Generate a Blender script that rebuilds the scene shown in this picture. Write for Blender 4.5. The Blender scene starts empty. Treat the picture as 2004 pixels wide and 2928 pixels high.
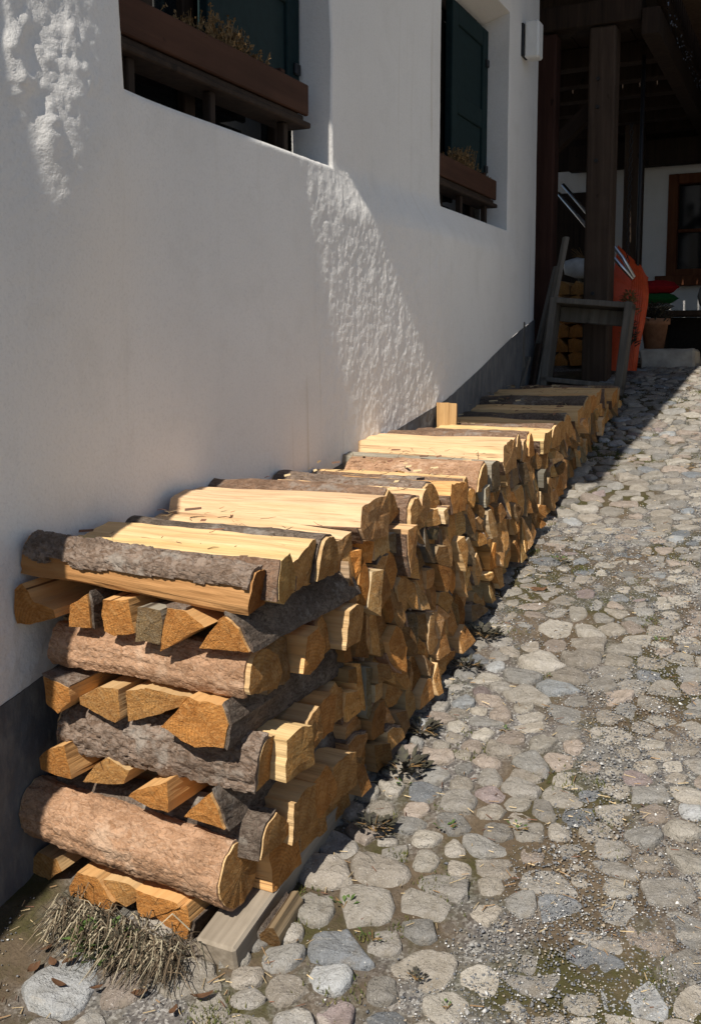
import bpy, math, random
import numpy as np
from math import radians, sin, cos, pi
random.seed(7); RNG = np.random.default_rng(11)
SC = bpy.context.scene; COL = SC.collection

# ------------------------------------------------------------------ camera
cam_d = bpy.data.cameras.new('camera'); cam = bpy.data.objects.new('camera', cam_d); COL.objects.link(cam)
cam.location = (1.6, 0.0, 1.3); cam.rotation_euler = (radians(84), 0, radians(25.5))
cam_d.sensor_width = 36; cam_d.lens = 34.08; cam_d.shift_y = -0.0649
cam_d.clip_start = .02; cam_d.clip_end = 2000; SC.camera = cam
# ------------------------------------------------------------------ sky and sun
SLX, SLZ = .03, 1.15                       # sideways drift per metre of drop, drop per metre along the wall
LV = np.array([SLX*SLZ, 1.0, -SLZ]); LV /= np.linalg.norm(LV)
EL = math.asin(-LV[2]); AZ = math.atan2(-LV[0], -LV[1])       # azimuth towards the sun from +Y, clockwise
world = bpy.data.worlds.new('World'); SC.world = world; world.use_nodes = True
wn = world.node_tree; bg = wn.nodes['Background']
sky = wn.nodes.new('ShaderNodeTexSky'); sky.sky_type = 'NISHITA'; sky.sun_disc = False
sky.sun_elevation = EL; sky.sun_rotation = AZ; sky.altitude = 1200; sky.air_density = 1.0; sky.dust_density = .6
wn.links.new(sky.outputs[0], bg.inputs[0]); bg.inputs[1].default_value = .067
sd = bpy.data.lights.new('sun', 'SUN'); sun = bpy.data.objects.new('sun', sd); COL.objects.link(sun)
sd.energy = 5.0; sd.angle = radians(.5); sd.color = (1, .94, .84)
from mathutils import Vector, Matrix
sun.rotation_euler = Vector(LV).to_track_quat('-Z', 'Y').to_euler(); sun.location = (2, -6, 9)
# ------------------------------------------------------------------ colour management
SC.view_settings.view_transform = 'Standard'; SC.view_settings.look = 'None'
SC.view_settings.exposure = 0.30; SC.view_settings.gamma = 1
SC.render.engine = 'CYCLES'; SC.cycles.use_denoising = True; SC.cycles.max_bounces = 6
SC.cycles.sample_clamp_indirect = 4

# ================================================================== helpers
def tag(o, label=None, cat=None, group=None, kind=None):
    if label: o['label'] = label
    if cat: o['category'] = cat
    if group: o['group'] = group
    if kind: o['kind'] = kind
    return o
def empty(name, loc=(0, 0, 0), rz=0):
    o = bpy.data.objects.new(name, None); COL.objects.link(o); o.location = loc; o.rotation_euler.z = rz
    o.empty_display_size = .1; return o
def link(name, me, parent=None, mats=(), loc=None, rot=None):
    o = bpy.data.objects.new(name, me); COL.objects.link(o)
    for m in mats: me.materials.append(m)
    if parent: o.parent = parent
    if loc is not None: o.location = loc
    if rot is not None: o.rotation_euler = rot
    return o
def mesh(name, v, f, mi=None, smooth=False):
    me = bpy.data.meshes.new(name); me.from_pydata([tuple(map(float, p)) for p in v], [], [tuple(map(int, q)) for q in f])
    if mi is not None: me.polygons.foreach_set('material_index', np.asarray(mi, dtype=np.int32))
    if smooth: me.polygons.foreach_set('use_smooth', np.ones(len(me.polygons), dtype=bool))
    me.update(); return me
def grid_faces(n, m, off=0):
    i, j = np.meshgrid(np.arange(n-1), np.arange(m-1), indexing='ij'); a = (i*m+j).ravel()+off
    return np.stack([a, a+m, a+m+1, a+1], 1)
def hsh(ix, iy, iz, s):
    n = (ix*374761393 + iy*668265263 + iz*2147483647 % 4294967296 + s*974711) & 0xffffffff
    n = ((n ^ (n >> 13))*1274126177) & 0xffffffff
    n = ((n ^ (n >> 16))*2246822519) & 0xffffffff
    return ((n ^ (n >> 15)) & 0xffff)/65535.0
def vn(x, y, z=0.0, s=0):
    x, y, z = np.broadcast_arrays(np.asarray(x, float), np.asarray(y, float), np.asarray(z, float))
    ix, iy, iz = [np.floor(a).astype(np.int64) for a in (x, y, z)]
    fx, fy, fz = x-ix, y-iy, z-iz
    u, v, w = [t*t*(3-2*t) for t in (fx, fy, fz)]
    r = 0
    for dx in (0, 1):
        for dy in (0, 1):
            for dz in (0, 1):
                r = r + hsh(ix+dx, iy+dy, iz+dz, s)*(u if dx else 1-u)*(v if dy else 1-v)*(w if dz else 1-w)
    return r*2-1
def fbm(x, y, z=0.0, s=0, o=4):
    r, a = 0, 1.
    for k in range(o): r = r + a*vn(x*2**k, y*2**k, z*2**k, s+k*17); a *= .5
    return r
def worley(x, y, s=0):
    x, y = np.broadcast_arrays(np.asarray(x, float), np.asarray(y, float)); ix, iy = np.floor(x).astype(np.int64), np.floor(y).astype(np.int64)
    d1 = np.full(x.shape, 9.); d2 = np.full(x.shape, 9.); rv = np.zeros(x.shape)
    for dx in (-1, 0, 1):
        for dy in (-1, 0, 1):
            a, b = ix+dx, iy+dy; d = np.hypot(a+hsh(a, b, 0*a, s)-x, b+hsh(a, b, 0*a+1, s)-y); m = d < d1
            d2 = np.where(m, d1, np.minimum(d2, d)); rv = np.where(m, hsh(a, b, 0*a+2, s), rv); d1 = np.where(m, d, d1)
    return d1, d2-d1, rv
def sstep(a, b, x):
    t = np.clip((x-a)/(b-a), 0, 1); return t*t*(3-2*t)
class MB:
    """collects simple solids into one mesh"""
    def __init__(s): s.v = []; s.f = []
    def box(s, x0, x1, y0, y1, z0, z1, bev=.004):
        x0, x1 = min(x0, x1), max(x0, x1); y0, y1 = min(y0, y1), max(y0, y1); z0, z1 = min(z0, z1), max(z0, z1)
        b = min(bev, (x1-x0)*.3, (y1-y0)*.3, (z1-z0)*.3); n = len(s.v)
        # chamfered box: 24 vertices
        c = []
        for sx in (0, 1):
            for sy in (0, 1):
                for sz in (0, 1):
                    X, Y, Z = (x1 if sx else x0), (y1 if sy else y0), (z1 if sz else z0)
                    ex, ey, ez = (-b if sx else b), (-b if sy else b), (-b if sz else b)
                    c.append([(X, Y+ey, Z+ez), (X+ex, Y, Z+ez), (X+ex, Y+ey, Z)])
        for q in c: s.v += q
        I = lambda sx, sy, sz, k: n+((sx*2+sy)*2+sz)*3+k
        F = []
        for k in range(3):
            for sgn in (0, 1):
                o = [(a, b2) for a, b2 in ((0, 0), (1, 0), (1, 1), (0, 1))]
                def idx(a, b2):
                    t = [a, b2]; t.insert(k, sgn); return I(*t, k)
                q = [idx(a, b2) for a, b2 in o]
                if k == 1: q = q[::-1]
                if not sgn: q = q[::-1]
                F.append(q)
        for k in range(3):
            k1, k2 = [(1, 2), (0, 2), (0, 1)][k]
            for a in (0, 1):
                for b2 in (0, 1):
                    def ix(e, kk):
                        t = [0, 0, 0]; t[k] = e; t[k1] = a; t[k2] = b2; return I(*t, kk)
                    F.append([ix(0, k1), ix(1, k1), ix(1, k2), ix(0, k2)])
        for sx in (0, 1):
            for sy in (0, 1):
                for sz in (0, 1): F.append([I(sx, sy, sz, 0), I(sx, sy, sz, 1), I(sx, sy, sz, 2)])
        s.f += F; return s
    def tube(s, pts, r, n=8, caps=True):
        pts = [Vector(p) for p in pts]; base = len(s.v)
        rr = r if hasattr(r, '__len__') else [r]*len(pts)
        for i, p in enumerate(pts):
            t = (pts[min(i+1, len(pts)-1)]-pts[max(i-1, 0)]).normalized()
            a = t.orthogonal().normalized() if i == 0 else (a-t*a.dot(t)).normalized()
            b = t.cross(a)
            for k in range(n):
                w = 2*pi*k/n; s.v.append(tuple(p+(a*cos(w)+b*sin(w))*rr[i]))
        for i in range(len(pts)-1):
            for k in range(n):
                k2 = (k+1) % n; s.f.append([base+i*n+k, base+i*n+k2, base+(i+1)*n+k2, base+(i+1)*n+k])
        if caps:
            s.f.append([base+k for k in range(n)][::-1]); s.f.append([base+(len(pts)-1)*n+k for k in range(n)])
        return s
    def quad(s, a, b, c, d):
        n = len(s.v); s.v += [a, b, c, d]; s.f.append([n, n+1, n+2, n+3]); return s
    def lathe(s, cx, cy, prof, n=20):
        base = len(s.v)
        for r, z in prof:
            for k in range(n): s.v.append((cx+r*cos(2*pi*k/n), cy+r*sin(2*pi*k/n), z))
        for i in range(len(prof)-1):
            for k in range(n):
                k2 = (k+1) % n; s.f.append([base+i*n+k, base+i*n+k2, base+(i+1)*n+k2, base+(i+1)*n+k])
        s.f.append([base+k for k in range(n)][::-1]); s.f.append([base+(len(prof)-1)*n+k for k in range(n)]); return s
    def build(s, name, mat, parent=None, smooth=False, **k):
        import bmesh
        me = mesh(name, s.v, s.f, smooth=smooth)
        bm = bmesh.new(); bm.from_mesh(me); bmesh.ops.recalc_face_normals(bm, faces=bm.faces); bm.to_mesh(me); bm.free()
        return link(name, me, parent, [mat], **k)

# ================================================================== materials
class NT:
    def __init__(s, name, rough=.8, spec=.3):
        s.m = bpy.data.materials.new(name); s.m.use_nodes = True; s.t = s.m.node_tree
        s.b = s.t.nodes['Principled BSDF']; s.b.inputs['Roughness'].default_value = rough
        s.b.inputs['Specular IOR Level'].default_value = spec
    def n(s, typ, **k):
        nd = s.t.nodes.new('ShaderNode'+typ)
        for a, v in k.items(): setattr(nd, a, v)
        return nd
    def l(s, a, b): s.t.links.new(a, b)
    def co(s, kind='Object', scale=(1, 1, 1), loc=(0, 0, 0)):
        tc = s.n('TexCoord'); mp = s.n('Mapping'); mp.inputs['Scale'].default_value = scale; mp.inputs['Location'].default_value = loc
        s.l(tc.outputs[kind], mp.inputs[0]); return mp.outputs[0]
    def noise(s, v, scale, det=4, rough=.55, dist=0):
        nd = s.n('TexNoise'); nd.inputs['Scale'].default_value = scale; nd.inputs['Detail'].default_value = det
        nd.inputs['Roughness'].default_value = rough; nd.inputs['Distortion'].default_value = dist
        if v is not None: s.l(v, nd.inputs['Vector'])
        return nd.outputs['Fac']
    def vor(s, v, scale, feat='F1', out='Distance', rnd=1):
        nd = s.n('TexVoronoi', feature=feat); nd.inputs['Scale'].default_value = scale; nd.inputs['Randomness'].default_value = rnd
        s.l(v, nd.inputs['Vector']); return nd.outputs[out]
    def ramp(s, f, stops):
        r = s.n('ValToRGB'); e = r.color_ramp.elements
        while len(e) < len(stops): e.new(.5)
        for el, (p, c) in zip(e, stops): el.position = p; el.color = (c if hasattr(c, '__len__') else (c, c, c))[:3]+(1,) if hasattr(c, '__len__') else (c, c, c, 1)
        s.l(f, r.inputs[0]); return r.outputs[0]
    def mix(s, f, a, b, mode='MIX'):
        x = s.n('MixRGB', blend_type=mode)
        for i, q in enumerate((f, a, b)):
            if isinstance(q, (int, float)): x.inputs[i].default_value = q if i == 0 else (q, q, q, 1)
            elif isinstance(q, tuple): x.inputs[i].default_value = q+(1,)
            else: s.l(q, x.inputs[i])
        return x.outputs[0]
    def math(s, op, a, b=0.0):
        x = s.n('Math', operation=op)
        for i, q in enumerate((a, b)):
            if isinstance(q, (int, float)): x.inputs[i].default_value = q
            else: s.l(q, x.inputs[i])
        return x.outputs[0]
    def objcol(s): return s.n('ObjectInfo').outputs['Color']
    def rnd(s): return s.n('ObjectInfo').outputs['Random']
    def attr(s, name): return s.n('Attribute', attribute_name=name).outputs['Color']
    def bump(s, h, strength=.5, dist=.01, prev=None):
        b = s.n('Bump'); b.inputs['Strength'].default_value = strength; b.inputs['Distance'].default_value = dist
        s.l(h, b.inputs['Height'])
        if prev is not None: s.l(prev, b.inputs['Normal'])
        return b.outputs[0]
    def done(s, col, nrm=None, rough=None):
        if isinstance(col, tuple): s.b.inputs['Base Color'].default_value = col+(1,)
        else: s.l(col, s.b.inputs['Base Color'])
        if nrm is not None: s.l(nrm, s.b.inputs['Normal'])
        if rough is not None: s.l(rough, s.b.inputs['Roughness'])
        return s.m

def m_plaster():
    t = NT('plaster', .92, .2); c = t.co()
    big = t.noise(c, 1.6, 5); fine = t.noise(c, 70, 4)
    streak = t.noise(t.co(scale=(1, 9, .5)), 1.3, 5, .6)
    blot = t.noise(t.co(loc=(3, 1, 5)), 5, 6, .65)
    col = t.mix(t.ramp(big, [(.3, 0.), (.75, 1.)]), (.745, .722, .69), (.81, .792, .765))
    col = t.mix(t.ramp(streak, [(.60, 0.), (.78, .3)]), col, (.60, .56, .48))
    col = t.mix(t.ramp(blot, [(.52, 0.), (.76, .4)]), col, (.62, .60, .56))
    gr = t.noise(t.co(loc=(2, 2, 9)), 130, 4, .7); col = t.mix(t.ramp(gr, [(.50, 0.), (.72, .30)]), col, (.50, .48, .45)); drip = t.noise(t.co(scale=(1, 22, .35), loc=(4, 0, 2)), 1.2, 4, .6); dm = t.noise(t.co(loc=(0, 3, 0)), 1.1, 3); col = t.mix(t.mix(1., t.ramp(drip, [(.60, 0.), (.70, .5)]), t.ramp(dm, [(.5, 0.), (.6, 1.)]), 'MULTIPLY'), col, (.52, .46, .36))
    pit = t.vor(t.co(scale=(1, 1, 1)), 22); pitm = t.ramp(pit, [(0.0, 0.), (.16, 1.)])
    pn = t.noise(c, 4, 2); pm = t.mix(t.ramp(pn, [(.5, 1.), (.62, 0.)]), pitm, 1.0)
    b = t.bump(fine, .42, .005); b = t.bump(t.noise(c, 190, 3), .4, .002, b); b = t.bump(t.noise(c, 14, 3), .12, .012, b); b = t.bump(pm, .25, .003, b)
    return t.done(col, b)
def m_plinth():
    t = NT('plinth_paint', .85, .25); c = t.co()
    n = t.noise(c, 3, 6, .6); col = t.ramp(n, [(.3, (.075, .078, .085)), (.7, (.135, .138, .145))])
    dust = t.noise(t.co(scale=(1, 3, 1)), 9, 6, .7); col = t.mix(t.ramp(dust, [(.45, 0.), (.72, .55)]), col, (.27, .255, .23))
    b = t.bump(t.noise(c, 80, 4), .35, .005); b = t.bump(t.noise(c, 300, 2), .3, .0015, b)
    return t.done(col, b)
def m_wood_side():
    t = NT('split_wood', .75, .25)
    g = t.noise(t.co(scale=(2.2, 55, 55)), 1, 5, .6, .3); g2 = t.noise(t.co(scale=(1.2, 14, 14), loc=(4, 2, 1)), 1, 4, .5, .4)
    blot = t.noise(t.co(loc=(1, 5, 2)), 7, 4, .6)
    base = t.mix(t.ramp(g, [(.34, 0.), (.66, 1.)]), (.47, .305, .15), (.64, .465, .265))
    base = t.mix(t.ramp(g2, [(.35, 0.), (.75, .75)]), base, (.57, .385, .195))
    base = t.mix(t.ramp(blot, [(.58, 0.), (.8, .35)]), base, (.30, .17, .075))
    crack = t.ramp(t.noise(t.co(scale=(1.1, 42, 42), loc=(7, 7, 7)), 1, 3, .6, .6), [(.31, 1.), (.35, 0.)])
    base = t.mix(crack, base, (.12, .065, .03))
    col = t.mix(1.0, base, t.objcol(), 'MULTIPLY')
    b = t.bump(g, .8, .008); b = t.bump(crack, -.6, .005, b)
    return t.done(col, b)
def m_wood_end():
    t = NT('sawn_end_grain', .88, .15); c = t.co()
    sp = t.n('SeparateXYZ'); t.l(c, sp.inputs[0]); r = t.rnd()
    y = t.math('ADD', sp.outputs[1], t.math('MULTIPLY', t.math('SUBTRACT', r, .5), .16)); z = t.math('ADD', sp.outputs[2], t.math('MULTIPLY', t.math('FRACT', t.math('MULTIPLY', r, 7.3)), .07))
    d = t.math('SQRT', t.math('ADD', t.math('MULTIPLY', y, y), t.math('MULTIPLY', z, z)))
    d = t.math('ADD', d, t.math('MULTIPLY', t.noise(c, 18, 2), .012))
    ring = t.math('SINE', t.math('MULTIPLY', d, 820.))
    ring = t.math('MULTIPLY_ADD', ring, .5); ring.node.inputs[2].default_value = .5
    saw = t.noise(t.co(scale=(20, 70, 110)), 1, 4, .7, .8); fz = t.noise(c, 320, 3, .7); bl = t.noise(c, 22, 4, .6)
    col = t.mix(t.ramp(bl, [(.3, 0.), (.72, 1.)]), (.32, .145, .042), (.60, .325, .112))
    col = t.mix(t.math('MULTIPLY', ring, .42), col, (.26, .12, .04))
    col = t.mix(t.ramp(saw, [(.45, 0.), (.75, .55)]), col, (.66, .46, .235))
    col = t.mix(t.ramp(fz, [(.62, 0.), (.74, .28)]), col, (.18, .08, .03))
    ang = t.math('ARCTAN2', z, y); cb = t.n('CombineXYZ'); t.l(t.math('MULTIPLY', ang, 5.), cb.inputs[0]); t.l(t.math('MULTIPLY', r, 50.), cb.inputs[1]); t.l(t.math('MULTIPLY', d, 6.), cb.inputs[2])
    ck = t.ramp(t.noise(cb.outputs[0], 2.2, 3, .6), [(.66, 0.), (.69, 1.)]); col = t.mix(t.math('MULTIPLY', ck, .75), col, (.07, .035, .018))
    col = t.mix(1.0, col, t.objcol(), 'MULTIPLY')
    b = t.bump(fz, .9, .006); b = t.bump(ck, -.4, .004, b); b = t.bump(saw, .9, .007, b)
    return t.done(col, b)
def m_bark(name, ca, cb, cc, scale=60, ring=False):
    t = NT(name, .9, .2); c = t.co(scale=(.62, 1, 1))
    cd = t.n('MixRGB'); cd.inputs[0].default_value = .035; nz = t.n('TexNoise'); nz.inputs['Scale'].default_value = 45; t.l(c, nz.inputs['Vector'])
    t.l(c, cd.inputs[1]); t.l(nz.outputs['Color'], cd.inputs[2]); v = cd.outputs[0]
    e = t.vor(v, scale, 'DISTANCE_TO_EDGE'); cell = t.vor(v, scale, 'F1', 'Color'); n = t.noise(c, 14, 5, .65); f = t.noise(c, 220, 4, .7)
    v2 = t.vor(v, scale*2.3, 'F1', 'Color'); bw = t.n('RGBToBW'); t.l(cell, bw.inputs[0]); bw2 = t.n('RGBToBW'); t.l(v2, bw2.inputs[0])
    col = t.mix(t.ramp(bw.outputs[0], [(.25, 0.), (.75, 1.)]), ca, cb)
    col = t.mix(t.ramp(bw2.outputs[0], [(.3, 0.), (.8, .6)]), col, cc)
    col = t.mix(t.ramp(n, [(.42, 0.), (.66, .7)]), col, tuple(q*.62 for q in ca))
    col = t.mix(t.ramp(e, [(0.0, .30 if not ring else .22), (.05, 0.)]), col, tuple(q*.35 for q in ca))
    col = t.mix(t.ramp(f, [(.5, 0.), (.72, .5)]), col, tuple(min(1, q*1.5) for q in cb))
    col = t.mix(t.ramp(t.noise(t.co(loc=(2, 4, 6)), 9, 4, .7), [(.56, 0.), (.66, .6)]), col, (.30, .27, .235) if not ring else (.52, .37, .26))
    h = t.ramp(e, [(0.0, 0.), (.10, 1.)])
    b = t.bump(h, .35 if not ring else .3, .004); b = t.bump(bw.outputs[0], .9, .007 if not ring else .003, b); b = t.bump(bw2.outputs[0], .6, .003, b); b = t.bump(n, .6, .014, b); b = t.bump(f, .6, .003, b)
    return t.done(col, b)
def m_stone():
    t = NT('cobble_stone', .82, .25); c = t.co('Object'); a = t.attr('tone')
    n = t.noise(c, 24, 6, .65); sp = t.noise(c, 210, 3, .7); v = t.noise(t.co(scale=(1, 2.4, 1), loc=(2, 8, 3)), 9, 5, .6, .8)
    col = t.mix(t.ramp(n, [(.3, .0), (.72, 1.)]), t.mix(1., a, (.66, .64, .60), 'MULTIPLY'), a)
    col = t.mix(t.ramp(v, [(.56, 0.), (.68, .5)]), col, (.46, .42, .36)); col = t.mix(t.ramp(t.noise(t.co(loc=(1, 7, 3)), 14, 5, .7), [(.55, 0.), (.70, .6)]), col, (.17, .14, .10))
    col = t.mix(t.ramp(sp, [(.60, 0.), (.72, .65)]), col, (.10, .095, .09))
    col = t.mix(t.ramp(t.noise(t.co(loc=(5, 5, 5)), 240, 2, .6), [(.64, 0.), (.74, .6)]), col, (.72, .70, .66))
    b = t.bump(n, .8, .022); b = t.bump(t.noise(t.co(loc=(9, 9, 9)), 60, 4, .7), .8, .010, b); b = t.bump(sp, .6, .003, b)
    return t.done(col, b)
def m_dirt():
    t = NT('lane_dirt', .95, .15); c = t.co()
    n = t.noise(c, 5, 6, .65); f = t.noise(c, 120, 4, .7); g = t.vor(c, 170, 'F1', 'Color'); gd = t.vor(c, 170)
    col = t.mix(t.ramp(n, [(.3, 0.), (.7, 1.)]), (.075, .055, .036), (.16, .12, .08))
    moss = t.noise(t.co(loc=(3, 9, 1)), 3.2, 6, .7); col = t.mix(t.ramp(moss, [(.47, 0.), (.60, .85)]), col, (.055, .054, .016))
    bw = t.n('RGBToBW'); t.l(g, bw.inputs[0]); gr = t.ramp(bw.outputs[0], [(.2, (.10, .10, .11)), (.6, (.24, .23, .22)), (.85, (.50, .49, .47))])
    gm = t.noise(t.co(loc=(6, 2, 4)), 2.6, 4, .6); gm = t.ramp(gm, [(.45, 0.), (.6, .75)])
    col = t.mix(gm, col, gr); col = t.mix(t.ramp(f, [(.4, .35), (.6, 0.)]), col, (.05, .037, .025))
    b = t.bump(f, .8, .008); b = t.bump(gd, -.6, .005, b)
    return t.done(col, b)
def m_vcol(name, rough=.8, spec=.3, bs=200, bstr=.3):
    t = NT(name, rough, spec); c = t.co(); return t.done(t.attr('tone'), t.bump(t.noise(c, bs, 3), bstr, .003))
def m_timber(name, ca, cb, scale=(30, 30, 1.6), rough=.8):
    t = NT(name, rough, .2); g = t.noise(t.co(scale=scale), 1, 5, .6, .4); b2 = t.noise(t.co(), 5, 4)
    k = t.noise(t.co(loc=(3, 1, 2)), 9, 2)
    col = t.mix(t.ramp(g, [(.3, 0.), (.72, 1.)]), ca, cb); col = t.mix(t.ramp(b2, [(.45, 0.), (.75, .45)]), col, tuple(q*.6 for q in ca))
    col = t.mix(t.ramp(k, [(.72, 0.), (.76, .8)]), col, tuple(q*.4 for q in ca))
    return t.done(col, t.bump(g, .5, .004))
def m_plain(name, c, rough=.6, spec=.4, metal=0., nscale=40, var=.25, bstr=.15):
    t = NT(name, rough, spec); t.b.inputs['Metallic'].default_value = metal; co = t.co()
    n = t.noise(co, nscale, 4); col = t.mix(t.ramp(n, [(.3, 0.), (.7, 1.)]), tuple(q*(1-var) for q in c), tuple(min(1, q*(1+var*.5)) for q in c))
    return t.done(col, t.bump(n, bstr, .003))
def m_leaf(name, ca, cb):
    t = NT(name, .7, .25); t.b.inputs['Subsurface Weight'].default_value = 0
    n = t.noise(t.co(), 60, 3); return t.done(t.ramp(n, [(.3, ca), (.7, cb)]))
M = dict(plaster=m_plaster(), plinth=m_plinth(), side=m_wood_side(), end=m_wood_end(),
    bark_g=m_bark('grey_scaly_bark', (.125, .082, .056), (.22, .158, .118), (.29, .235, .195), 85),
    bark_d=m_bark('dark_ridged_bark', (.070, .050, .037), (.135, .10, .078), (.21, .175, .14), 110),
    bark_r=m_bark('russet_flaky_bark', (.30, .165, .09), (.42, .25, .15), (.46, .30, .20), 78, True),
    bark_m=m_bark('brown_bark', (.14, .08, .05), (.23, .14, .09), (.26, .19, .14), 95),
    stone=m_stone(), dirt=m_dirt(), grav=m_vcol('gravel', .85, .3, 300, .3), litter=m_vcol('litter', .85, .2, 100, .1),
    planter=m_timber('stained_planter_wood', (.045, .019, .011), (.078, .034, .020), (30, 1.6, 30)),
    darkwood=m_timber('dark_stained_timber', (.022, .014, .010), (.048, .030, .020)),
    post=m_timber('post_timber', (.050, .032, .022), (.090, .062, .045)),
    postred=m_timber('red_brown_post_timber', (.040, .017, .012), (.068, .030, .021)),
    greywood=m_timber('weathered_grey_board', (.085, .075, .062), (.18, .16, .135)),
    railwood=m_timber('weathered_rail', (.19, .155, .115), (.36, .305, .24), (45, 2.2, 45)),
    winwood=m_timber('window_frame_wood', (.11, .038, .016), (.18, .068, .03)),
    shutter=m_plain('shutter_paint', (.008, .023, .025), .8, .2, 0, 30, .2, .1),
    white=m_plain('white_enamel', (.78, .78, .76), .4, .5, 0, 30, .05, .02),
    metal=m_plain('aluminium_tube', (.62, .64, .66), .35, .5, 1., 60, .1, .05),
    orange=m_plain('orange_plastic', (.60, .072, .016), .45, .45, 0, 30, .15, .05),
    glass=m_plain('window_glass', (.012, .014, .016), .06, .6, 0, 10, .1, 0.0),
    curtain=m_plain('net_curtain', (.35, .37, .40), .9, .2, 0, 90, .25, .3),
    terra=m_plain('terracotta', (.30, .15, .085), .9, .2, 0, 25, .25, .2),
    concrete=m_plain('step_concrete', (.40, .37, .32), .93, .2, 0, 14, .3, .5),
    red=m_plain('red_cloth', (.30, .012, .017), .9, .15, 0, 60, .2, .2), green=m_plain('green_cloth', (.014, .11, .032), .9, .15, 0, 60, .2, .2),
    greycloth=m_plain('grey_cloth', (.22, .21, .19), .95, .1, 0, 60, .2, .2),
    plastic=m_plain('translucent_sheeting', (.60, .62, .64), .4, .5, 0, 20, .2, .5),
    black=m_plain('black_cable', (.012, .012, .014), .5, .4), room=m_plain('dark_room', (.02, .018, .016), .9, .1),
    roof=m_timber('roof_underside_boards', (.06, .038, .025), (.11, .075, .05)),
    dry=m_leaf('dry_flower', (.16, .09, .035), (.26, .17, .075)), leaf=m_leaf('green_leaf', (.045, .085, .018), (.10, .15, .04)),
    purple=m_leaf('dark_weed_leaf', (.030, .026, .024), (.075, .070, .045)), bulb=m_plain('clear_bulb', (.16, .19, .25), .12, .8))

# ================================================================== ground
YG = np.array([-300., -7, -3, 1.0, 6.5, 6.9, 7.4, 14, 300]); ZG = np.array([-1.6, -1.6, -.917, -.077, 1.078, 1.135, 1.15, 1.2, 3.0])
def gz(y): return np.interp(y, YG, ZG)
def lane():
    xs = np.r_[-300, -60, -12, -3, -1, -.3, np.arange(-.1, 2.6, .022), 2.7, 3, 4, 6, 12, 60, 300]
    ys = np.r_[-300, -60, -12, -7, -3, -1, 0, .5, np.arange(.8, 4.2, .022), np.arange(4.2, 8, .045), 8.2, 9, 10, 12, 14, 20, 60, 300]
    X, Y = np.meshgrid(xs, ys, indexing='ij')
    Z = gz(Y); near = sstep(-.3, -.05, X)*(1-sstep(2.5, 2.9, X))*sstep(.6, .9, Y)*(1-sstep(7.8, 8.4, Y))
    Z = Z + near*(.010*fbm(X*3, Y*3, s=3)+.004*fbm(X*22, Y*22, s=5, o=3)-.004)
    v = np.stack([X.ravel(), Y.ravel(), Z.ravel()], 1)
    o = link('lane', mesh('lane', v, grid_faces(len(xs), len(ys)), smooth=True), None, [M['dirt']])
    return tag(o, kind='structure')
LANE = lane()
def gzz(x, y): return gz(y)+.010*fbm(np.asarray(x)*3, np.asarray(y)*3, s=3)-.004

# ------------------------------------------------------------------ polygons
def clip(poly, px, py, nx, ny):           # keep the side where (p-P).n <= 0
    out = []; n = len(poly)
    for i in range(n):
        a, b = poly[i], poly[(i+1) % n]
        da = (a[0]-px)*nx+(a[1]-py)*ny; db = (b[0]-px)*nx+(b[1]-py)*ny
        if da <= 0: out.append(a)
        if (da < 0 < db) or (db < 0 < da):
            t = da/(da-db); out.append((a[0]+(b[0]-a[0])*t, a[1]+(b[1]-a[1])*t))
    return out
def voronoi(P, R):
    P = np.asarray(P); cells = []
    for i, p in enumerate(P):
        poly = [(p[0]-R, p[1]-R), (p[0]+R, p[1]-R), (p[0]+R, p[1]+R), (p[0]-R, p[1]+R)]
        d = P-p; dd = (d**2).sum(1); idx = np.argsort(dd)[1:26]
        for j in idx:
            if dd[j] > 4*R*R: break
            poly = clip(poly, p[0]+d[j, 0]/2, p[1]+d[j, 1]/2, d[j, 0], d[j, 1])
            if len(poly) < 3: break
        cells.append(poly)
    return cells
def area(p): return .5*sum(p[i][0]*p[(i+1) % len(p)][1]-p[(i+1) % len(p)][0]*p[i][1] for i in range(len(p)))
def centroid(p): a = np.array(p); return a.mean(0)

# ------------------------------------------------------------------ cobbles
def cobbles():
    rng = np.random.default_rng(5); pts = []; rad = []
    x0, x1, y0, y1 = .02, 2.4, .75, 8.0
    cell = {}
    def radius(x, y):
        r = .0295+.008*fbm(x*1.7, y*1.7, s=9, o=2)
        if x > 1.3 and y < 2.2: r *= 1.0+.75*max(0, vn(x*3.1, y*3.1, s=21))
        return float(np.clip(r*rng.uniform(.5, 1.85), .014, .085))
    for k in range(42000):
        x = rng.uniform(x0, x1); y = rng.uniform(y0, y1)
        if x < .5 and y > 1.42: continue
        r = radius(x, y); g = (int(x/.17), int(y/.17)); ok = True
        for i in (-1, 0, 1):
            for j in (-1, 0, 1):
                for (qx, qy, qr) in cell.get((g[0]+i, g[1]+j), ()):
                    if ((x-qx)*.70)**2+(y-qy)**2 < (r+qr)**2*.86: ok = False; break
        if ok: cell.setdefault(g, []).append((x, y, r)); pts.append((x, y)); rad.append(r)
    cells = voronoi([(p[0]*.70, p[1]) for p in pts], .2)
    out = []
    for (x, y), r, c in zip(pts, rad, cells):
        if len(c) < 3 or rng.random() < (.015 if x > .6 or y > 1.55 else .4): continue
        c = [(a/.70, b) for a, b in c]; out.append((x, y, r, c))
    return out
PAL = [(.33, .295, .255), (.36, .325, .28), (.30, .28, .255), (.38, .35, .31), (.345, .29, .25), (.28, .27, .255), (.40, .37, .325)]
PALB = [(.22, .24, .265), (.30, .315, .33), (.19, .20, .215), (.44, .45, .46), (.27, .22, .215)]
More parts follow.
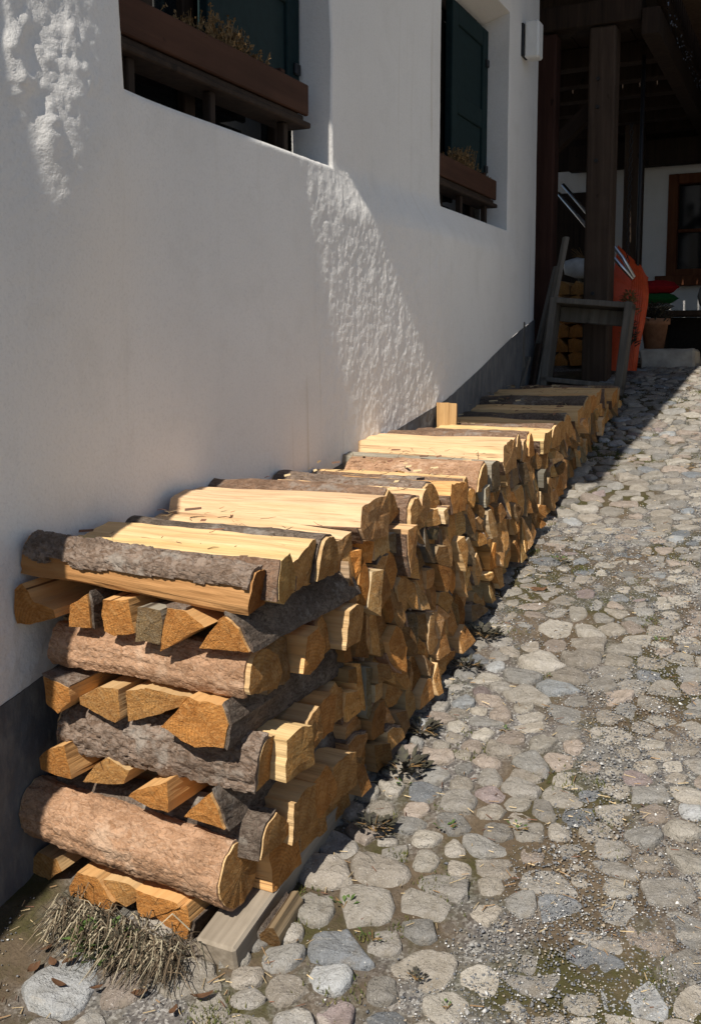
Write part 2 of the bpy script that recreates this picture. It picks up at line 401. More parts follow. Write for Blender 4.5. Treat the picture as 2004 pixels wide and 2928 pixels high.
def stone_geo(x, y, r, c, rng, n=20):
    c0 = np.array(c); ctr = c0.mean(0); q = [tuple(p-ctr) for p in c0]; R0 = math.sqrt(abs(area(q))/pi)
    lim = 1.6*r/.85; ra = rng.uniform(0, pi)
    for k in range(8):                     # trim far corners
        a = ra+k*pi/4+rng.normal(0, .15); d = min(lim, R0*1.42)*(1.0 if k % 4 else rng.uniform(1.0, 1.3)); q = clip(q, cos(a)*d, sin(a)*d, cos(a), sin(a)) if len(q) > 2 else q
    for k in range(rng.integers(0, 2)):
        a = rng.uniform(0, 2*pi); d = R0*rng.uniform(.72, 1.0); q = clip(q, cos(a)*d, sin(a)*d, cos(a), sin(a)) if len(q) > 2 else q
    q = np.array(q); m = q.mean(0); ctr = ctr+m; q = q-m; L = np.linalg.norm(q, axis=1); gap = rng.uniform(.001, .0045); q = q*(np.maximum(L-gap, .008)/np.maximum(L, 1e-6))[:, None]
    if area(q) < 0: q = q[::-1]
    nx_ = np.roll(q, -1, 0); q = np.concatenate([np.stack([q*.80+nx_*.20, q*.2+nx_*.8], 1).reshape(-1, 2)])
    nx_ = np.roll(q, -1, 0); q = np.stack([q*.78+nx_*.22, q*.22+nx_*.78], 1).reshape(-1, 2) if len(q) < 14 else q
    n = len(q); q = q*(1+.03*rng.standard_normal((n, 1))); sm = np.linalg.norm(q, axis=1); th = np.arctan2(q[:, 1], q[:, 0])
    R = sm.mean(); h = min(.013, .004+.15*R)*rng.uniform(.45, 1.6)
    grav = sstep(.15, .6, fbm(x*1.3+4, y*1.3, s=77, o=2)); grav = max(float(grav), .95*math.exp(-((x-1.22-.05*math.sin(y*2.1))/.09)**2)); h *= 1-.85*grav
    zc = float(gzz(ctr[0], ctr[1])); tilt = rng.normal(0, .08, 2); s0 = rng.integers(1, 9999)
    prof = [(1.0, -.03), (.985, .22), (.93, .62), (.80, .86), (.52, .97), (.24, 1.0)]
    v = []
    for k, (pr, pz) in enumerate(prof):
        px = np.cos(th)*sm*pr; py = np.sin(th)*sm*pr
        pz2 = (pz*h if pz > 0 else -.02)
        dz = .10*h*0+.42*h*fbm(px/R*1.8+s0, py/R*1.8, s=31, o=3)*(1 if k > 1 else .3)
        v.append(np.stack([px, py, pz2+dz+tilt[0]*px+tilt[1]*py], 1))
    v = np.concatenate(v+[np.array([[0, 0, h*(1.0+.12*float(vn(s0, 1.3)))]])]); f = []
    for k in range(len(prof)-1):
        for i in range(n): j = (i+1) % n; f.append((k*n+i, k*n+j, (k+1)*n+j, (k+1)*n+i))
    L = (len(prof)-1)*n
    for i in range(n): f.append((L+i, L+(i+1) % n, len(v)-1))
    # follow the slope of the lane
    v[:, 2] += v[:, 1]*(.21 if ctr[1] < 6.7 else 0)
    pal = PALB if rng.random() < .09 else PAL; col = np.array(pal[rng.integers(len(pal))])*rng.uniform(.72, 1.2)
    return np.array([ctr[0], ctr[1], zc]), v, f, col
def set_tone(me, cols):
    a = me.color_attributes.new('tone', 'FLOAT_COLOR', 'POINT'); c = np.ones((len(me.vertices), 4)); c[:, :3] = cols
    a.data.foreach_set('color', c.ravel().astype(np.float32))
PSI = radians(25.5); CF = np.array([-sin(PSI), cos(PSI)]); CR = np.array([cos(PSI), sin(PSI)])
def seen(x, y, z, m=0.0):
    d = np.array([x-1.6, y]); w = d@CF
    if w < .3: return 0, False
    px = 795+2200*(d@CR)/w; py = 780+2200*(1.3-z)/w
    return 1/w, (-m < px < 1591+m and -m < py < 2400+m)
ST = []; rs = np.random.default_rng(3)
for (x, y, r, c) in cobbles():
    loc, v, f, col = stone_geo(x, y, r, c, rs); w, vis = seen(*loc)
    hid = (loc[0] < .60 and 1.5 < loc[1] < 5.9) or (loc[0] < .45 and loc[1] > 5.9)
    R = np.abs(v[:, :2]).max(); ST.append((R*w if vis and not hid else 0, loc, v, f, col))
ST.sort(key=lambda q: -q[0]); big, rest = ST[:300], ST[300:]
for s, loc, v, f, col in big:
    me = mesh('cobblestone', v, f, smooth=True); set_tone(me, col); link('cobblestone', me, LANE, [M['stone']], loc=loc)
V, F, Cc, off = [], [], [], 0
for s, loc, v, f, col in rest:
    V.append(v+loc); F += [tuple(i+off for i in q) for q in f]; Cc.append(np.tile(col, (len(v), 1))); off += len(v)
me = mesh('cobblestones_beyond', np.concatenate(V), F, smooth=True); set_tone(me, np.concatenate(Cc))
tag(link('cobblestones_beyond', me, LANE, [M['stone']]), kind='stuff')

# ------------------------------------------------------------------ gravel and litter
def scatter(name, N, shape, label, cat, mat, seed):
    rng = np.random.default_rng(seed); V, F, Cc, off = [], [], [], 0
    n = 0
    while n < N:
        m = 4000; w = rng.uniform(0, 1, m); y = .95+6.4*w**1.9; x = rng.uniform(.05, 2.1, m)
        den = np.clip(.35+1.2*fbm(x*1.3+4, y*1.3, s=77, o=2)+.5*fbm(x*9, y*9, s=8, o=2), .04, 1)
        if cat == 'litter': den = np.clip(.25+.8*fbm(x*2+9, y*2, s=5, o=3)+1.2*np.exp(-((x-.62)/.14)**2), .02, 1)
        keep = (rng.random(m) < den) & ~((x < .56) & (y > 1.62)); x, y = x[keep], y[keep]
        z = gzz(x, y)
        for a, b, c in zip(x, y, z):
            v, f, col = shape(rng); V.append(v+np.array([a, b, c])); F += [tuple(i+off for i in q) for q in f]
            Cc.append(np.tile(col, (len(v), 1))); off += len(v); n += 1
            if n >= N: break
    me = mesh(name, np.concatenate(V), F); set_tone(me, np.concatenate(Cc))
    tag(link(name, me, None, [mat]), label, cat, kind='stuff')
OV = np.array([(1, 0, 0), (0, 1, 0), (-1, 0, 0), (0, -1, 0), (.3, .2, 1), (-.1, .1, -1)]); OF = [(0, 1, 4), (1, 2, 4), (2, 3, 4), (3, 0, 4), (1, 0, 5), (2, 1, 5), (3, 2, 5), (0, 3, 5)]
def sliver(rng):
    l, w, a = rng.uniform(.003, .014)*(1.8 if rng.random() < .06 else 1), rng.uniform(.0005, .0013), rng.uniform(0, 6.3); t = rng.uniform(-.25, .25)
    v = np.array([(-l, -w, 0), (-l, w, 0), (l, w, l*t), (l, -w, l*t), (-l, 0, w*1.4), (l, 0, l*t+w*1.4)])
    v = np.stack([v[:, 0]*cos(a)-v[:, 1]*sin(a), v[:, 0]*sin(a)+v[:, 1]*cos(a), v[:, 2]+rng.uniform(.003, .012)+abs(l*t)], 1)
    g = rng.random(); c = (.55, .42, .24) if g < .5 else (.30, .19, .10) if g < .8 else (.16, .08, .05)
    return v, [(0, 3, 5, 4), (4, 5, 2, 1), (0, 4, 1), (3, 2, 5)], np.array(c)*rng.uniform(.7, 1.2)
def gravel(N=85000):
    rng = np.random.default_rng(1); xs, ys = [], []; n = 0
    while n < N:
        m = 40000; y = .95+6.4*rng.random(m)**1.9; x = rng.uniform(.05, 2.1, m)
        den = np.clip(.30+1.25*fbm(x*1.3+4, y*1.3, s=77, o=2)+.5*fbm(x*9, y*9, s=8, o=2)+.25*sstep(.8, 1.2, x)+1.1*np.exp(-((x-1.22-.05*np.sin(y*2.1))/.10)**2), .04, 1.3)
        k = (rng.random(m)*1.3 < den) & ~((x < .56) & (y > 1.62)); xs.append(x[k]); ys.append(y[k]); n += k.sum()
    x, y = np.concatenate(xs)[:N], np.concatenate(ys)[:N]; z = gzz(x, y)+rng.uniform(0, .003, N)+.004*np.exp(-((x-1.22-.05*np.sin(y*2.1))/.08)**2)
    sz = rng.uniform(.0012, .0034, N)*np.where(rng.random(N) < .04, 2.0, 1); a = rng.uniform(0, 6.3, N)
    v = OV[None]*rng.uniform(.6, 1.3, (N, 6, 3))*sz[:, None, None]*np.array([1.2, .9, .7]); ca, sa = np.cos(a)[:, None], np.sin(a)[:, None]
    v = np.stack([v[:, :, 0]*ca-v[:, :, 1]*sa+x[:, None], v[:, :, 0]*sa+v[:, :, 1]*ca+y[:, None], v[:, :, 2]+(z+sz*.4)[:, None]], 2).reshape(-1, 3)
    F = (np.array(OF)[None]+(np.arange(N)*6)[:, None, None]).reshape(-1, 3)
    P = np.array([(.60, .59, .57), (.13, .135, .145), (.30, .29, .275), (.34, .28, .21), (.20, .20, .205)]); c = P[rng.choice(5, N, p=[.07, .30, .30, .15, .18])]*rng.uniform(.8, 1.1, (N, 1))
    me = bpy.data.meshes.new('gravel'); me.vertices.add(len(v)); me.vertices.foreach_set('co', v.ravel().astype(np.float32)); me.loops.add(F.size); me.loops.foreach_set('vertex_index', F.ravel().astype(np.int32))
    me.polygons.add(len(F)); me.polygons.foreach_set('loop_start', np.arange(0, F.size, 3, dtype=np.int32)); me.update(calc_edges=True); me.validate()
    set_tone(me, np.repeat(c, 6, 0)); tag(link('gravel', me, None, [M['grav']]), 'fine grey gravel spread between the cobbles of the lane', 'gravel', kind='stuff')
gravel()
scatter('wood_litter', 2200, sliver, 'straw bits and wood splinters scattered over the cobbles', 'litter', M['litter'], 2)
def mossblade(rng):
    h, a = rng.uniform(.004, .013), rng.uniform(0, 6.3); b = rng.uniform(-.006, .006, 2); w = .0016
    v = np.array([(w*cos(a), w*sin(a), 0), (-w*cos(a), -w*sin(a), 0), (b[0], b[1], h)]); g = rng.uniform(0, 1)
    return v, [(0, 1, 2)], np.array((.06, .085, .018))*(1-g)+np.array((.13, .115, .03))*g
def mossfield():
    rng = np.random.default_rng(8); V, F, Cc, off = [], [], [], 0
    for k in range(170):
        y = .98+6.*rng.random()**1.8; x = rng.uniform(.6, 2.0) if rng.random() < .7 else rng.uniform(.55, .8); r = rng.uniform(.015, .055)
        for i in range(int(60*r/.03)):
            q = rng.normal(0, r*.5, 2); a, b = x+q[0]*1.3, y+q[1]; v, f, c = mossblade(rng)
            V.append(v+np.array([a, b, float(gz(b))-.002])); F += [tuple(i+off for i in t) for t in f]; Cc.append(np.tile(c, (3, 1))); off += 3
    me = mesh('moss', np.concatenate(V), F); set_tone(me, np.concatenate(Cc)); tag(link('moss', me, None, [M['litter']]), 'olive green moss in the joints between the cobbles', 'moss', kind='stuff')
mossfield()

# ================================================================== the house on the left
W1 = (2.02, 3.20, 1.935, 3.12); W2 = (4.32, 5.41, 1.935, 3.12); YC = 6.03; ZT = 4.15; RX = -.165
def band(y): return .5+(y-1.55)*.2125
def wx(y, z):
    """outer face of the wall: set back high up, with lumps and a bulge shaped for the grazing sun"""
    y = np.asarray(y, float); z = np.asarray(z, float); x = .0*z
    x = x-sstep(2.3, 3.1, z)*(.11*(1-sstep(1.9, 2.02, y))+.05*sstep(1.9, 2.02, y)*(1-sstep(3.15, 3.6, y)))  # unseen upper wall set back so the grazing sun gets past
    yl = 2.96+(1.9-z)*.17
    x = x+.092*np.clip((y-yl)/1.04, 0, 1)*(1-sstep(4.2, 5.9, y))*(1-sstep(1.76, 1.97, z))*sstep(.1, .8, z)  # bulge shaped to catch the sun as a lit patch
    x = x+.105*np.exp(-((y-.70)/.36)**2-((z-1.85)/.42)**2)+.045*np.exp(-((y-1.84)/.20)**2-((z-1.74)/.36)**2)  # unseen swelling added to shade the log ends, then one that catches sun
    x = x+.018*np.clip(1.935-z, 0, 1.3)*sstep(2.0, 2.5, y)*(1-sstep(4.0, 4.5, y))
    l1 = np.exp(-((y-1.72)/.22)**2-((z-2.02)/.30)**2)
    x = x+l1*(.012*np.maximum(0, fbm(y*11, z*8, s=4))+.0045*np.abs(fbm(y*38, z*30, s=6, o=3)))
    l2 = sstep(-.12, .12, y-yl)*(1-sstep(4.2, 4.6, y))*(1-sstep(1.85, 2.1, z))*sstep(.75, .9, z)
    x = x+l2*(.0013*fbm(y*30, z*17, s=14, o=3)+.0009*fbm(y*74, z*58, s=15, o=2))  # extra roughness where the sunlit patch is wanted
    l3 = np.exp(-((y-1.5)/.16)**2-((z-.55)/.32)**2)*(1-sstep(.66, .8, z)*.3)
    x = x+l3*.004*np.maximum(0, fbm(y*34, z*26, s=24))
    x = x+.0022*fbm(y*1.9, z*1.9, s=2, o=2)+.0003*fbm(y*30, z*26, s=12, o=2)
    return x
HOUSE = empty('white_house', (-.5, 3, 0)); HI = (.5, -3, 0)
tag(HOUSE, 'white plastered house with grey painted foot and green shutters along the lane', 'house')
def hp(name, me, mats): o = link(name, me, HOUSE, mats); o.location = HI; return o
def wall_grid():
    ys = np.r_[np.arange(-2.5, 1.3, .06), np.arange(1.3, W1[0]-.003, .0092), W1[0]]
    ys = np.r_[ys, np.linspace(W1[0], W1[1], 170)[1:], np.linspace(W1[1], W2[0], 240)[1:], np.linspace(W2[0], W2[1], 55)[1:], np.linspace(W2[1], YC, 30)[1:]]
    def zrows(y):
        b = band(y); return np.r_[np.linspace(b, W1[2], 190), np.linspace(W1[2], 2.45, 50)[1:], np.linspace(2.45, W1[3], 24)[1:], np.linspace(W1[3], ZT, 14)[1:]]
    Z = np.stack([zrows(y) for y in ys]); n, m = Z.shape; Y = np.repeat(ys[:, None], m, 1)
    X = wx(Y, Z); edge = (Y > YC-.02); X = X-np.where(edge, .006*((Y-YC+.02)/.02)**2, 0)
    for w in (W1, W2):        # soften the arris of the openings
        d = np.maximum(np.maximum(w[0]-Y, Y-w[1]), np.maximum(w[2]-Z, Z-w[3])); X = X-np.where((d >= -1e-6), .006*np.clip(1-d/.012, 0, 1)**2, 0)
    F = grid_faces(n, m); cy = (Y[:-1, :-1]+Y[1:, 1:])/2; cz = (Z[:-1, :-1]+Z[1:, 1:])/2; keep = np.ones(cy.shape, bool)
    for w in (W1, W2): keep &= ~((cy > w[0]) & (cy < w[1]) & (cz > w[2]) & (cz < w[3]))
    hp('plaster_wall', mesh('plaster_wall', np.stack([X.ravel(), Y.ravel(), Z.ravel()], 1), F[keep.ravel()], smooth=True), [M['plaster']])
    # painted foot of the wall, 2 mm proud
    Z2 = np.stack([np.linspace(float(gz(y))-.12, band(y), 70) for y in ys]); Y2 = np.repeat(ys[:, None], 70, 1)
    X2 = wx(Y2, Z2)+.002+.0012*fbm(Y2*55, Z2*55, s=41, o=2)*sstep(1, 1.3, Y2)
    hp('plinth', mesh('plinth', np.stack([X2.ravel(), Y2.ravel(), Z2.ravel()], 1), grid_faces(len(ys), 70), smooth=True), [M['plinth']])
wall_grid()
def reveal(w, splay=.0):
    mb = MB(); e = .006; n = 14
    def xw(y, z): return float(wx(y, z))-e
    zs = np.linspace(w[2], w[3], n); ys = np.linspace(w[0], w[1], n)
    for a, b in zip(zs[:-1], zs[1:]):
        mb.quad((xw(w[1], a), w[1], a), (xw(w[1], b), w[1], b), (RX, w[1]-splay, b), (RX, w[1]-splay, a))
        mb.quad((xw(w[0], a), w[0], a), (RX, w[0], a), (RX, w[0], b), (xw(w[0], b), w[0], b))
    for a, b in zip(ys[:-1], ys[1:]):
        mb.quad((xw(a, w[2]), a, w[2]), (xw(b, w[2]), b, w[2]), (RX, b, w[2]+.004), (RX, a, w[2]+.004))
        mb.quad((xw(a, w[3]), a, w[3]), (RX, a, w[3]-.05), (RX, b, w[3]-.05), (xw(b, w[3]), b, w[3]))
    o = mb.build('window_reveal', M['plaster'], HOUSE); o.location = HI
reveal(W1); reveal(W2)
def part(mb, name, mat, parent=None, smooth=False):
    o = mb.build(name, mat, parent or HOUSE, smooth)
    if parent is None: o.location = HI
    return o
part(MB().box(-4, -.14, YC-.3, YC-.012, -.5, ZT), 'gable_wall', M['plaster'])
part(MB().box(-.75, -.60, -2.5, YC-.32, -.5, ZT), 'room_back', M['room'])
for w in (W1, W2):
    wy0, wy1 = w[0]-.05, w[1]+.05
    fr = MB().box(RX-.09, RX-.03, w[0], w[0]+.07, w[2], w[3]).box(RX-.09, RX-.03, w[1]-.07, w[1], w[2], w[3]).box(RX-.09, RX-.03, w[0]+.07, w[1]-.07, w[2], w[2]+.07).box(RX-.09, RX-.03, w[0]+.07, w[1]-.07, w[3]-.12, w[3]).box(RX-.085, RX-.035, (w[0]+w[1])/2-.03, (w[0]+w[1])/2+.03, w[2]+.07, w[3]-.12)
    o = part(fr, 'window_frame', M['darkwood'])
    for k in (0, 1):
        a = (w[0]+.07, (w[0]+w[1])/2-.03) if k == 0 else ((w[0]+w[1])/2+.03, w[1]-.07)
        g = MB().box(RX-.066, RX-.06, a[0], a[1], w[2]+.07, w[3]-.12, .001).build('pane', M['glass'], o)
    # shutters folded against the far half of the opening: stiles, rails and sunk panels
    sy0, sy1 = w[1]-.60, w[1]-.012; x0, x1 = RX+.002, RX+.042; zb, zt = w[2]+.20, w[3]-.09
    s = MB().box(x0, x1, sy0, sy0+.09, zb, zt).box(x0, x1, sy1-.09, sy1, zb, zt)
    zm = zb+(zt-zb)*.45
    for a, b in ((zb, zb+.10), (zm-.05, zm+.05), (zt-.10, zt)): s.box(x0, x1-.001, sy0+.09, sy1-.09, a, b)
    sh = part(s, 'shutter', M['shutter'])
    for a, b in ((zb+.10, zm-.05), (zm+.05, zt-.10)):
        MB().box(x0+.004, x1-.012, sy0+.09, sy1-.09, a, b, .002).build('panel', M['shutter'], sh)
    MB().box(x1, x1+.012, sy1-.05, sy1-.01, zb+.12, zb+.16).build('hinge', M['black'], sh); MB().box(x1, x1+.012, sy1-.05, sy1-.01, zt-.2, zt-.16).build('hinge', M['black'], sh)
    s2 = MB()
    for k in range(4): s2.box(x0, x1-.008, w[0]+.02+k*.075, w[0]+.02+k*.075+.072, zb, zt)
    part(s2, 'folded_shutter', M['darkwood'])

# overhanging eaves above the picture: they shade the far half of the wall
def slab(name, poly, z0, z1, mat, parent):
    n = len(poly); v = [(x, y, z0) for x, y in poly]+[(x, y, z1) for x, y in poly]
    f = [tuple(range(n))[::-1], tuple(range(n, 2*n))]+[(i, (i+1) % n, n+(i+1) % n, n+i) for i in range(n)]
    o = link(name, mesh(name, v, f), parent, [mat]); o.location = HI; return o
EV = [(-4, 1.36), (.62, 1.36), (.80, 4.0), (.86, 7.0), (-4, 7.0)]
slab('eaves', EV, 4.20, 4.26, M['roof'], HOUSE)
slab('upper_wall', [(-4, -2.5), (-.32, -2.5), (-.32, 1.3), (-.32, YC-.02), (-4, YC-.02)], ZT-.3, 4.195, M['roof'], HOUSE)

# flower boxes on their stands inside the openings
def flowerbox(w, label, plab, seed):
    rng = random.Random(seed); o = empty('flower_box', (-.10, (w[0]+w[1])/2, w[2]+.12)); L = o.location.copy()
    tag(o, label, 'flower box', 'flower boxes in the window openings')
    def p(mb, name, mat=M['planter'], par=None):
        q = mb.build(name, mat, par or o); q.location = -L if par is None else (0, 0, 0); return q
    y0, y1 = w[0]+.03, w[1]-.115; zb = w[2]+.155; xf = -.032
    p(MB().box(xf-.018, xf, y0, y1, zb, zb+.105), 'front_board'); p(MB().box(xf-.13, xf-.112, y0, y1, zb, zb+.105), 'back_board')
    p(MB().box(xf-.112, xf-.018, y1-.06, y1-.042, zb, zb+.10), 'end_board'); p(MB().box(xf-.112, xf-.018, y0+.02, y0+.038, zb, zb+.10), 'end_board')
    p(MB().box(xf-.112, xf-.018, y0+.04, y1-.065, zb+.01, zb+.075), 'soil', M['room'])
    p(MB().box(xf-.05, xf-.02, y1-.16, y1-.13, zb+.08, zb+.128), 'corner_batten')
    zs = w[2]+.112
    sh = p(MB().box(xf-.11, xf+.006, y0-.01, y1+.004, zs, zs+.020), 'shelf', M['darkwood'])
    p(MB().box(xf-.035, xf-.01, y0+.02, y1-.02, zs+.021, zs+.042), 'packing_lath', M['darkwood'])
    for f in (.08, .45, .88):
        yy = y0+(y1-y0)*f; p(MB().box(xf-.05, xf-.022, yy-.016, yy+.016, w[2]-.003+.006, zs), 'stand_leg', M['darkwood'])
    V, F = [], []
    pl = MB(); n = 0
    for k in range(420):
        yy = rng.uniform(y0+.1, y1-.12); cl = math.sin(yy*9+seed)*.5+.5
        if rng.random() > .25+.75*cl: continue
        h = rng.uniform(.04, .15)*(.4+.6*cl); x = xf-.065+rng.uniform(-.04, .04); dx, dy = rng.uniform(-.03, .04), rng.uniform(-.05, .05)
        b = (x, yy, zb+.07); t = (x+dx, yy+dy, zb+.07+h); pl.tube([b, ((b[0]+t[0])/2+rng.uniform(-.006, .006), (b[1]+t[1])/2, (b[2]+t[2])/2+.006), t], [.0016, .0013, .0008], 3, False)
        for i in range(8):
            u = rng.uniform(.35, 1); c = [b[j]+(t[j]-b[j])*u for j in range(3)]; r = .008
            pl.quad(*[(c[0]+rng.uniform(-r, r), c[1]+rng.uniform(-r, r), c[2]+rng.uniform(-r, r)) for _ in range(4)])
    q = pl.build('heather_plant', M['dry']); tag(q, plab, 'plant', 'dry heather in the flower boxes')
flowerbox(W1, 'long brown wooden flower box in the nearest window opening', 'dry brownish heather in the nearest window flower box', 3)
flowerbox(W2, 'brown wooden flower box in the far window, below the paneled green shutter', 'short dry plants in the far window flower box', 8)

# white box lamp near the corner
lm = empty('wall_lamp', (float(wx(5.68, 3.03))+.10, 5.68, 3.03)); tag(lm, 'white box shaped wall lamp beside the house corner', 'lamp')
q = MB().box(-.085, .0, -.05, .05, -.10, .105, .01).build('housing', M['white'], lm)
MB().box(-.105, -.0865, -.058, .045, -.088, .095, .004).build('mounting_plate', M['black'], lm)

# ================================================================== firewood
def resample(sec, flags, seg):
    P, Fl = [], []
    n = len(sec)
    for i in range(n):
        a = np.array(sec[i]); b = np.array(sec[(i+1) % n]); k = max(1, int(math.ceil(np.linalg.norm(b-a)/seg)))
        for j in range(k): P.append(a+(b-a)*j/k); Fl.append(flags[i])
    return np.array(P), np.array(Fl)
def normals2(P):
    t = np.roll(P, -1, 0)-np.roll(P, 1, 0); n = np.stack([t[:, 1], -t[:, 0]], 1); return n/np.maximum(np.linalg.norm(n, axis=1), 1e-6)[:, None]
def log(sec, flags, L, loc, rot=(0, 0, 0), seed=0, seg=.022, nx=7, rough=.0028, color=(1, 1, 1), bark=None, label='', group=None, tilt=(0, 0), bend=0., bthick=.006, taper=.05, cat='log', name='firewood_log', cover=0.0, parent=None):
    """split log along local x; sec is a counter-clockwise (y,z) outline, flags mark edges under bark"""
    P, Fl = resample(sec, flags, seg); Mn = len(P); nr = normals2(P)
    rg = np.random.default_rng(seed*13+5); xs = np.linspace(-L/2, L/2, nx); s = seed*3.7; twist = rg.normal(0, .06); rough = rough*1.25
    cum = np.r_[0, np.cumsum(np.linalg.norm(np.roll(P, -1, 0)-P, axis=1))][:-1]
    def surf(xs, P, nr, cum, extra):
        X = np.repeat(xs[:, None], len(P), 1); C = np.repeat(cum[None], len(xs), 0)
        tp = 1+taper*(X/L); tw = twist*X/L; Yv = (P[None, :, 0]*np.cos(tw)-P[None, :, 1]*np.sin(tw))*tp; Zv = (P[None, :, 1]*np.cos(tw)+P[None, :, 0]*np.sin(tw))*tp
        d = rough*vn(X*3.+s, C*45, s, 1)+rough*1.3*vn(X*6+s, C*12, s+.5, 2)+rough*.6*vn(X*16+s, C*110, s, 3)+extra(X, C)
        Yv = Yv+nr[None, :, 0]*d; Zv = Zv+nr[None, :, 1]*d+bend*(X/L)**2
        Xv = X+np.clip(np.abs(X)*2/L*6-5, 0, 1)*(tilt[0]*Yv+tilt[1]*Zv+.0015*vn(Yv*60+s, Zv*60, X*3, 5))
        return np.stack([Xv, Yv, Zv], 2)
    def plates(X, C):
        k = 52 if bark == 'bark_r' else 50; wx_ = .25*fbm(X*60+s, C*60, 1, 3, 2); d1, e, r = worley(X*k*.8+wx_+s, C*k+wx_, int(s) % 97)
        return (.0019 if bark == 'bark_r' else .0046)*(r*1.2+.8*np.clip(e*2.2, 0, 1)-.5)+.0012*fbm(X*130+s, C*130, 2, 9, 2)
    V = surf(xs, P, nr, cum, lambda X, C: 0*X); v = list(V.reshape(-1, 3)); f = []; mi = []
    for i in range(nx-1):
        for j in range(Mn): k = (j+1) % Mn; f.append((i*Mn+j, i*Mn+k, (i+1)*Mn+k, (i+1)*Mn+j)); mi.append(0)
    for end in (0, nx-1):
        ring = V[end]; c = ring.mean(0); inn = c+(ring-c)*.55; sg = -1 if end == 0 else 1
        inn[:, 0] += sg*.0012; b = len(v); v += list(inn); v.append(c+np.array([sg*rg.normal(.001, .002), 0, 0]))
        for j in range(Mn):
            k = (j+1) % Mn; q = (end*Mn+j, end*Mn+k, b+k, b+j); t = (b+j, b+k, b+Mn)
            if end == 0: q, t = q[::-1], t[::-1]
            f += [q, t]; mi += [1, 1]
    o = link(name, mesh(name, v, [t[::-1] for t in f] if area(sec) < 0 else f, mi), parent, [M['side'], M['end']], loc, rot)
    o.color = tuple(color)+(1,)
    if parent is None: tag(o, label, cat, group)
    if bark and Fl.any():
        # contiguous runs of bark edges
        idx = [i for i in range(Mn) if Fl[i] and not Fl[i-1]] or [0]
        for st in idx:
            run = [st]; i = st
            while Fl[i % Mn] and len(run) <= Mn: i += 1; run.append(i % Mn)
            hero = nx >= 24; nxb = nx*4 if hero else max(nx*2, 12)
            Pb = P[run]; nb = nr[run].copy(); cb = cum[run[0]]+np.r_[0, np.cumsum(np.linalg.norm(np.diff(Pb, axis=0), axis=1))]
            # refine the outline
            tt = np.linspace(0, cb[-1]-cb[0], max(4, int((cb[-1]-cb[0])/(seg*(.42 if hero else .55))))); Pr = np.stack([np.interp(tt, cb-cb[0], Pb[:, k]) for k in (0, 1)], 1)
            nb = np.stack([np.interp(tt, cb-cb[0], nb[:, k]) for k in (0, 1)], 1); nb /= np.linalg.norm(nb, axis=1)[:, None]
            xb = np.linspace(-L/2+rg.uniform(0, .012), L/2-rg.uniform(0, .014), nxb)
            outer = surf(xb, Pr, nb, tt+cb[0], lambda X, C: bthick*(1+.35*vn(X*22+s, C*26, 3, 7))+(.0025*np.abs(fbm(X*40+s, C*60, 2, 9, 2)) if not hero else plates(X, C)))
            inner = surf(xb, Pr, nb, tt+cb[0], lambda X, C: -.002+0*X)
            a, b = outer.shape[:2]
            # ragged bark: leave out patches towards the outline's lower edge
            O = list(outer.reshape(-1, 3)); I = list(inner.reshape(-1, 3)); N0 = a*b; fo = []
            keep = np.ones((a-1, b-1), bool)
            if cover:
                Xg, Cg = np.meshgrid(xb[:-1], np.linspace(0, 1, b-1), indexing='ij'); nzz = .16*fbm(Xg*7+s, Cg*2, 4, 11, 3); keep = (Cg+nzz > cover) if cover > 0 else (Cg+nzz < 1+cover)
            for i in range(a-1):
                for j in range(b-1):
                    if not keep[i, j]: continue
                    p, q, r2, u = i*b+j, (i+1)*b+j, (i+1)*b+j+1, i*b+j+1; fo.append((p, u, r2, q))
                    for (di, dj, e0, e1) in ((-1, 0, u, p), (1, 0, q, r2), (0, -1, p, q), (0, 1, r2, u)):
                        ii, jj = i+di, j+dj
                        if not (0 <= ii < a-1 and 0 <= jj < b-1) or not keep[ii, jj]: fo.append((e0, e1, N0+e1, N0+e0))
            if area(sec) < 0: fo = [t[::-1] for t in fo]
            link('bark', mesh('bark', O+I, fo), o, [M[bark]])
    return o
PALE = lambda: tuple(np.array([1.10, 1.10, 1.10])*random.uniform(.92, 1.08)*np.array([1, random.uniform(.95, 1.03), random.uniform(.88, 1.08)]))
TAN = lambda: tuple(np.array([1.05, 1.0, .92])*random.uniform(.82, 1.1))
ORG = lambda: tuple(np.array([1.12, .92, .70])*random.uniform(.85, 1.08))
GREY = (.52, .66, .95)
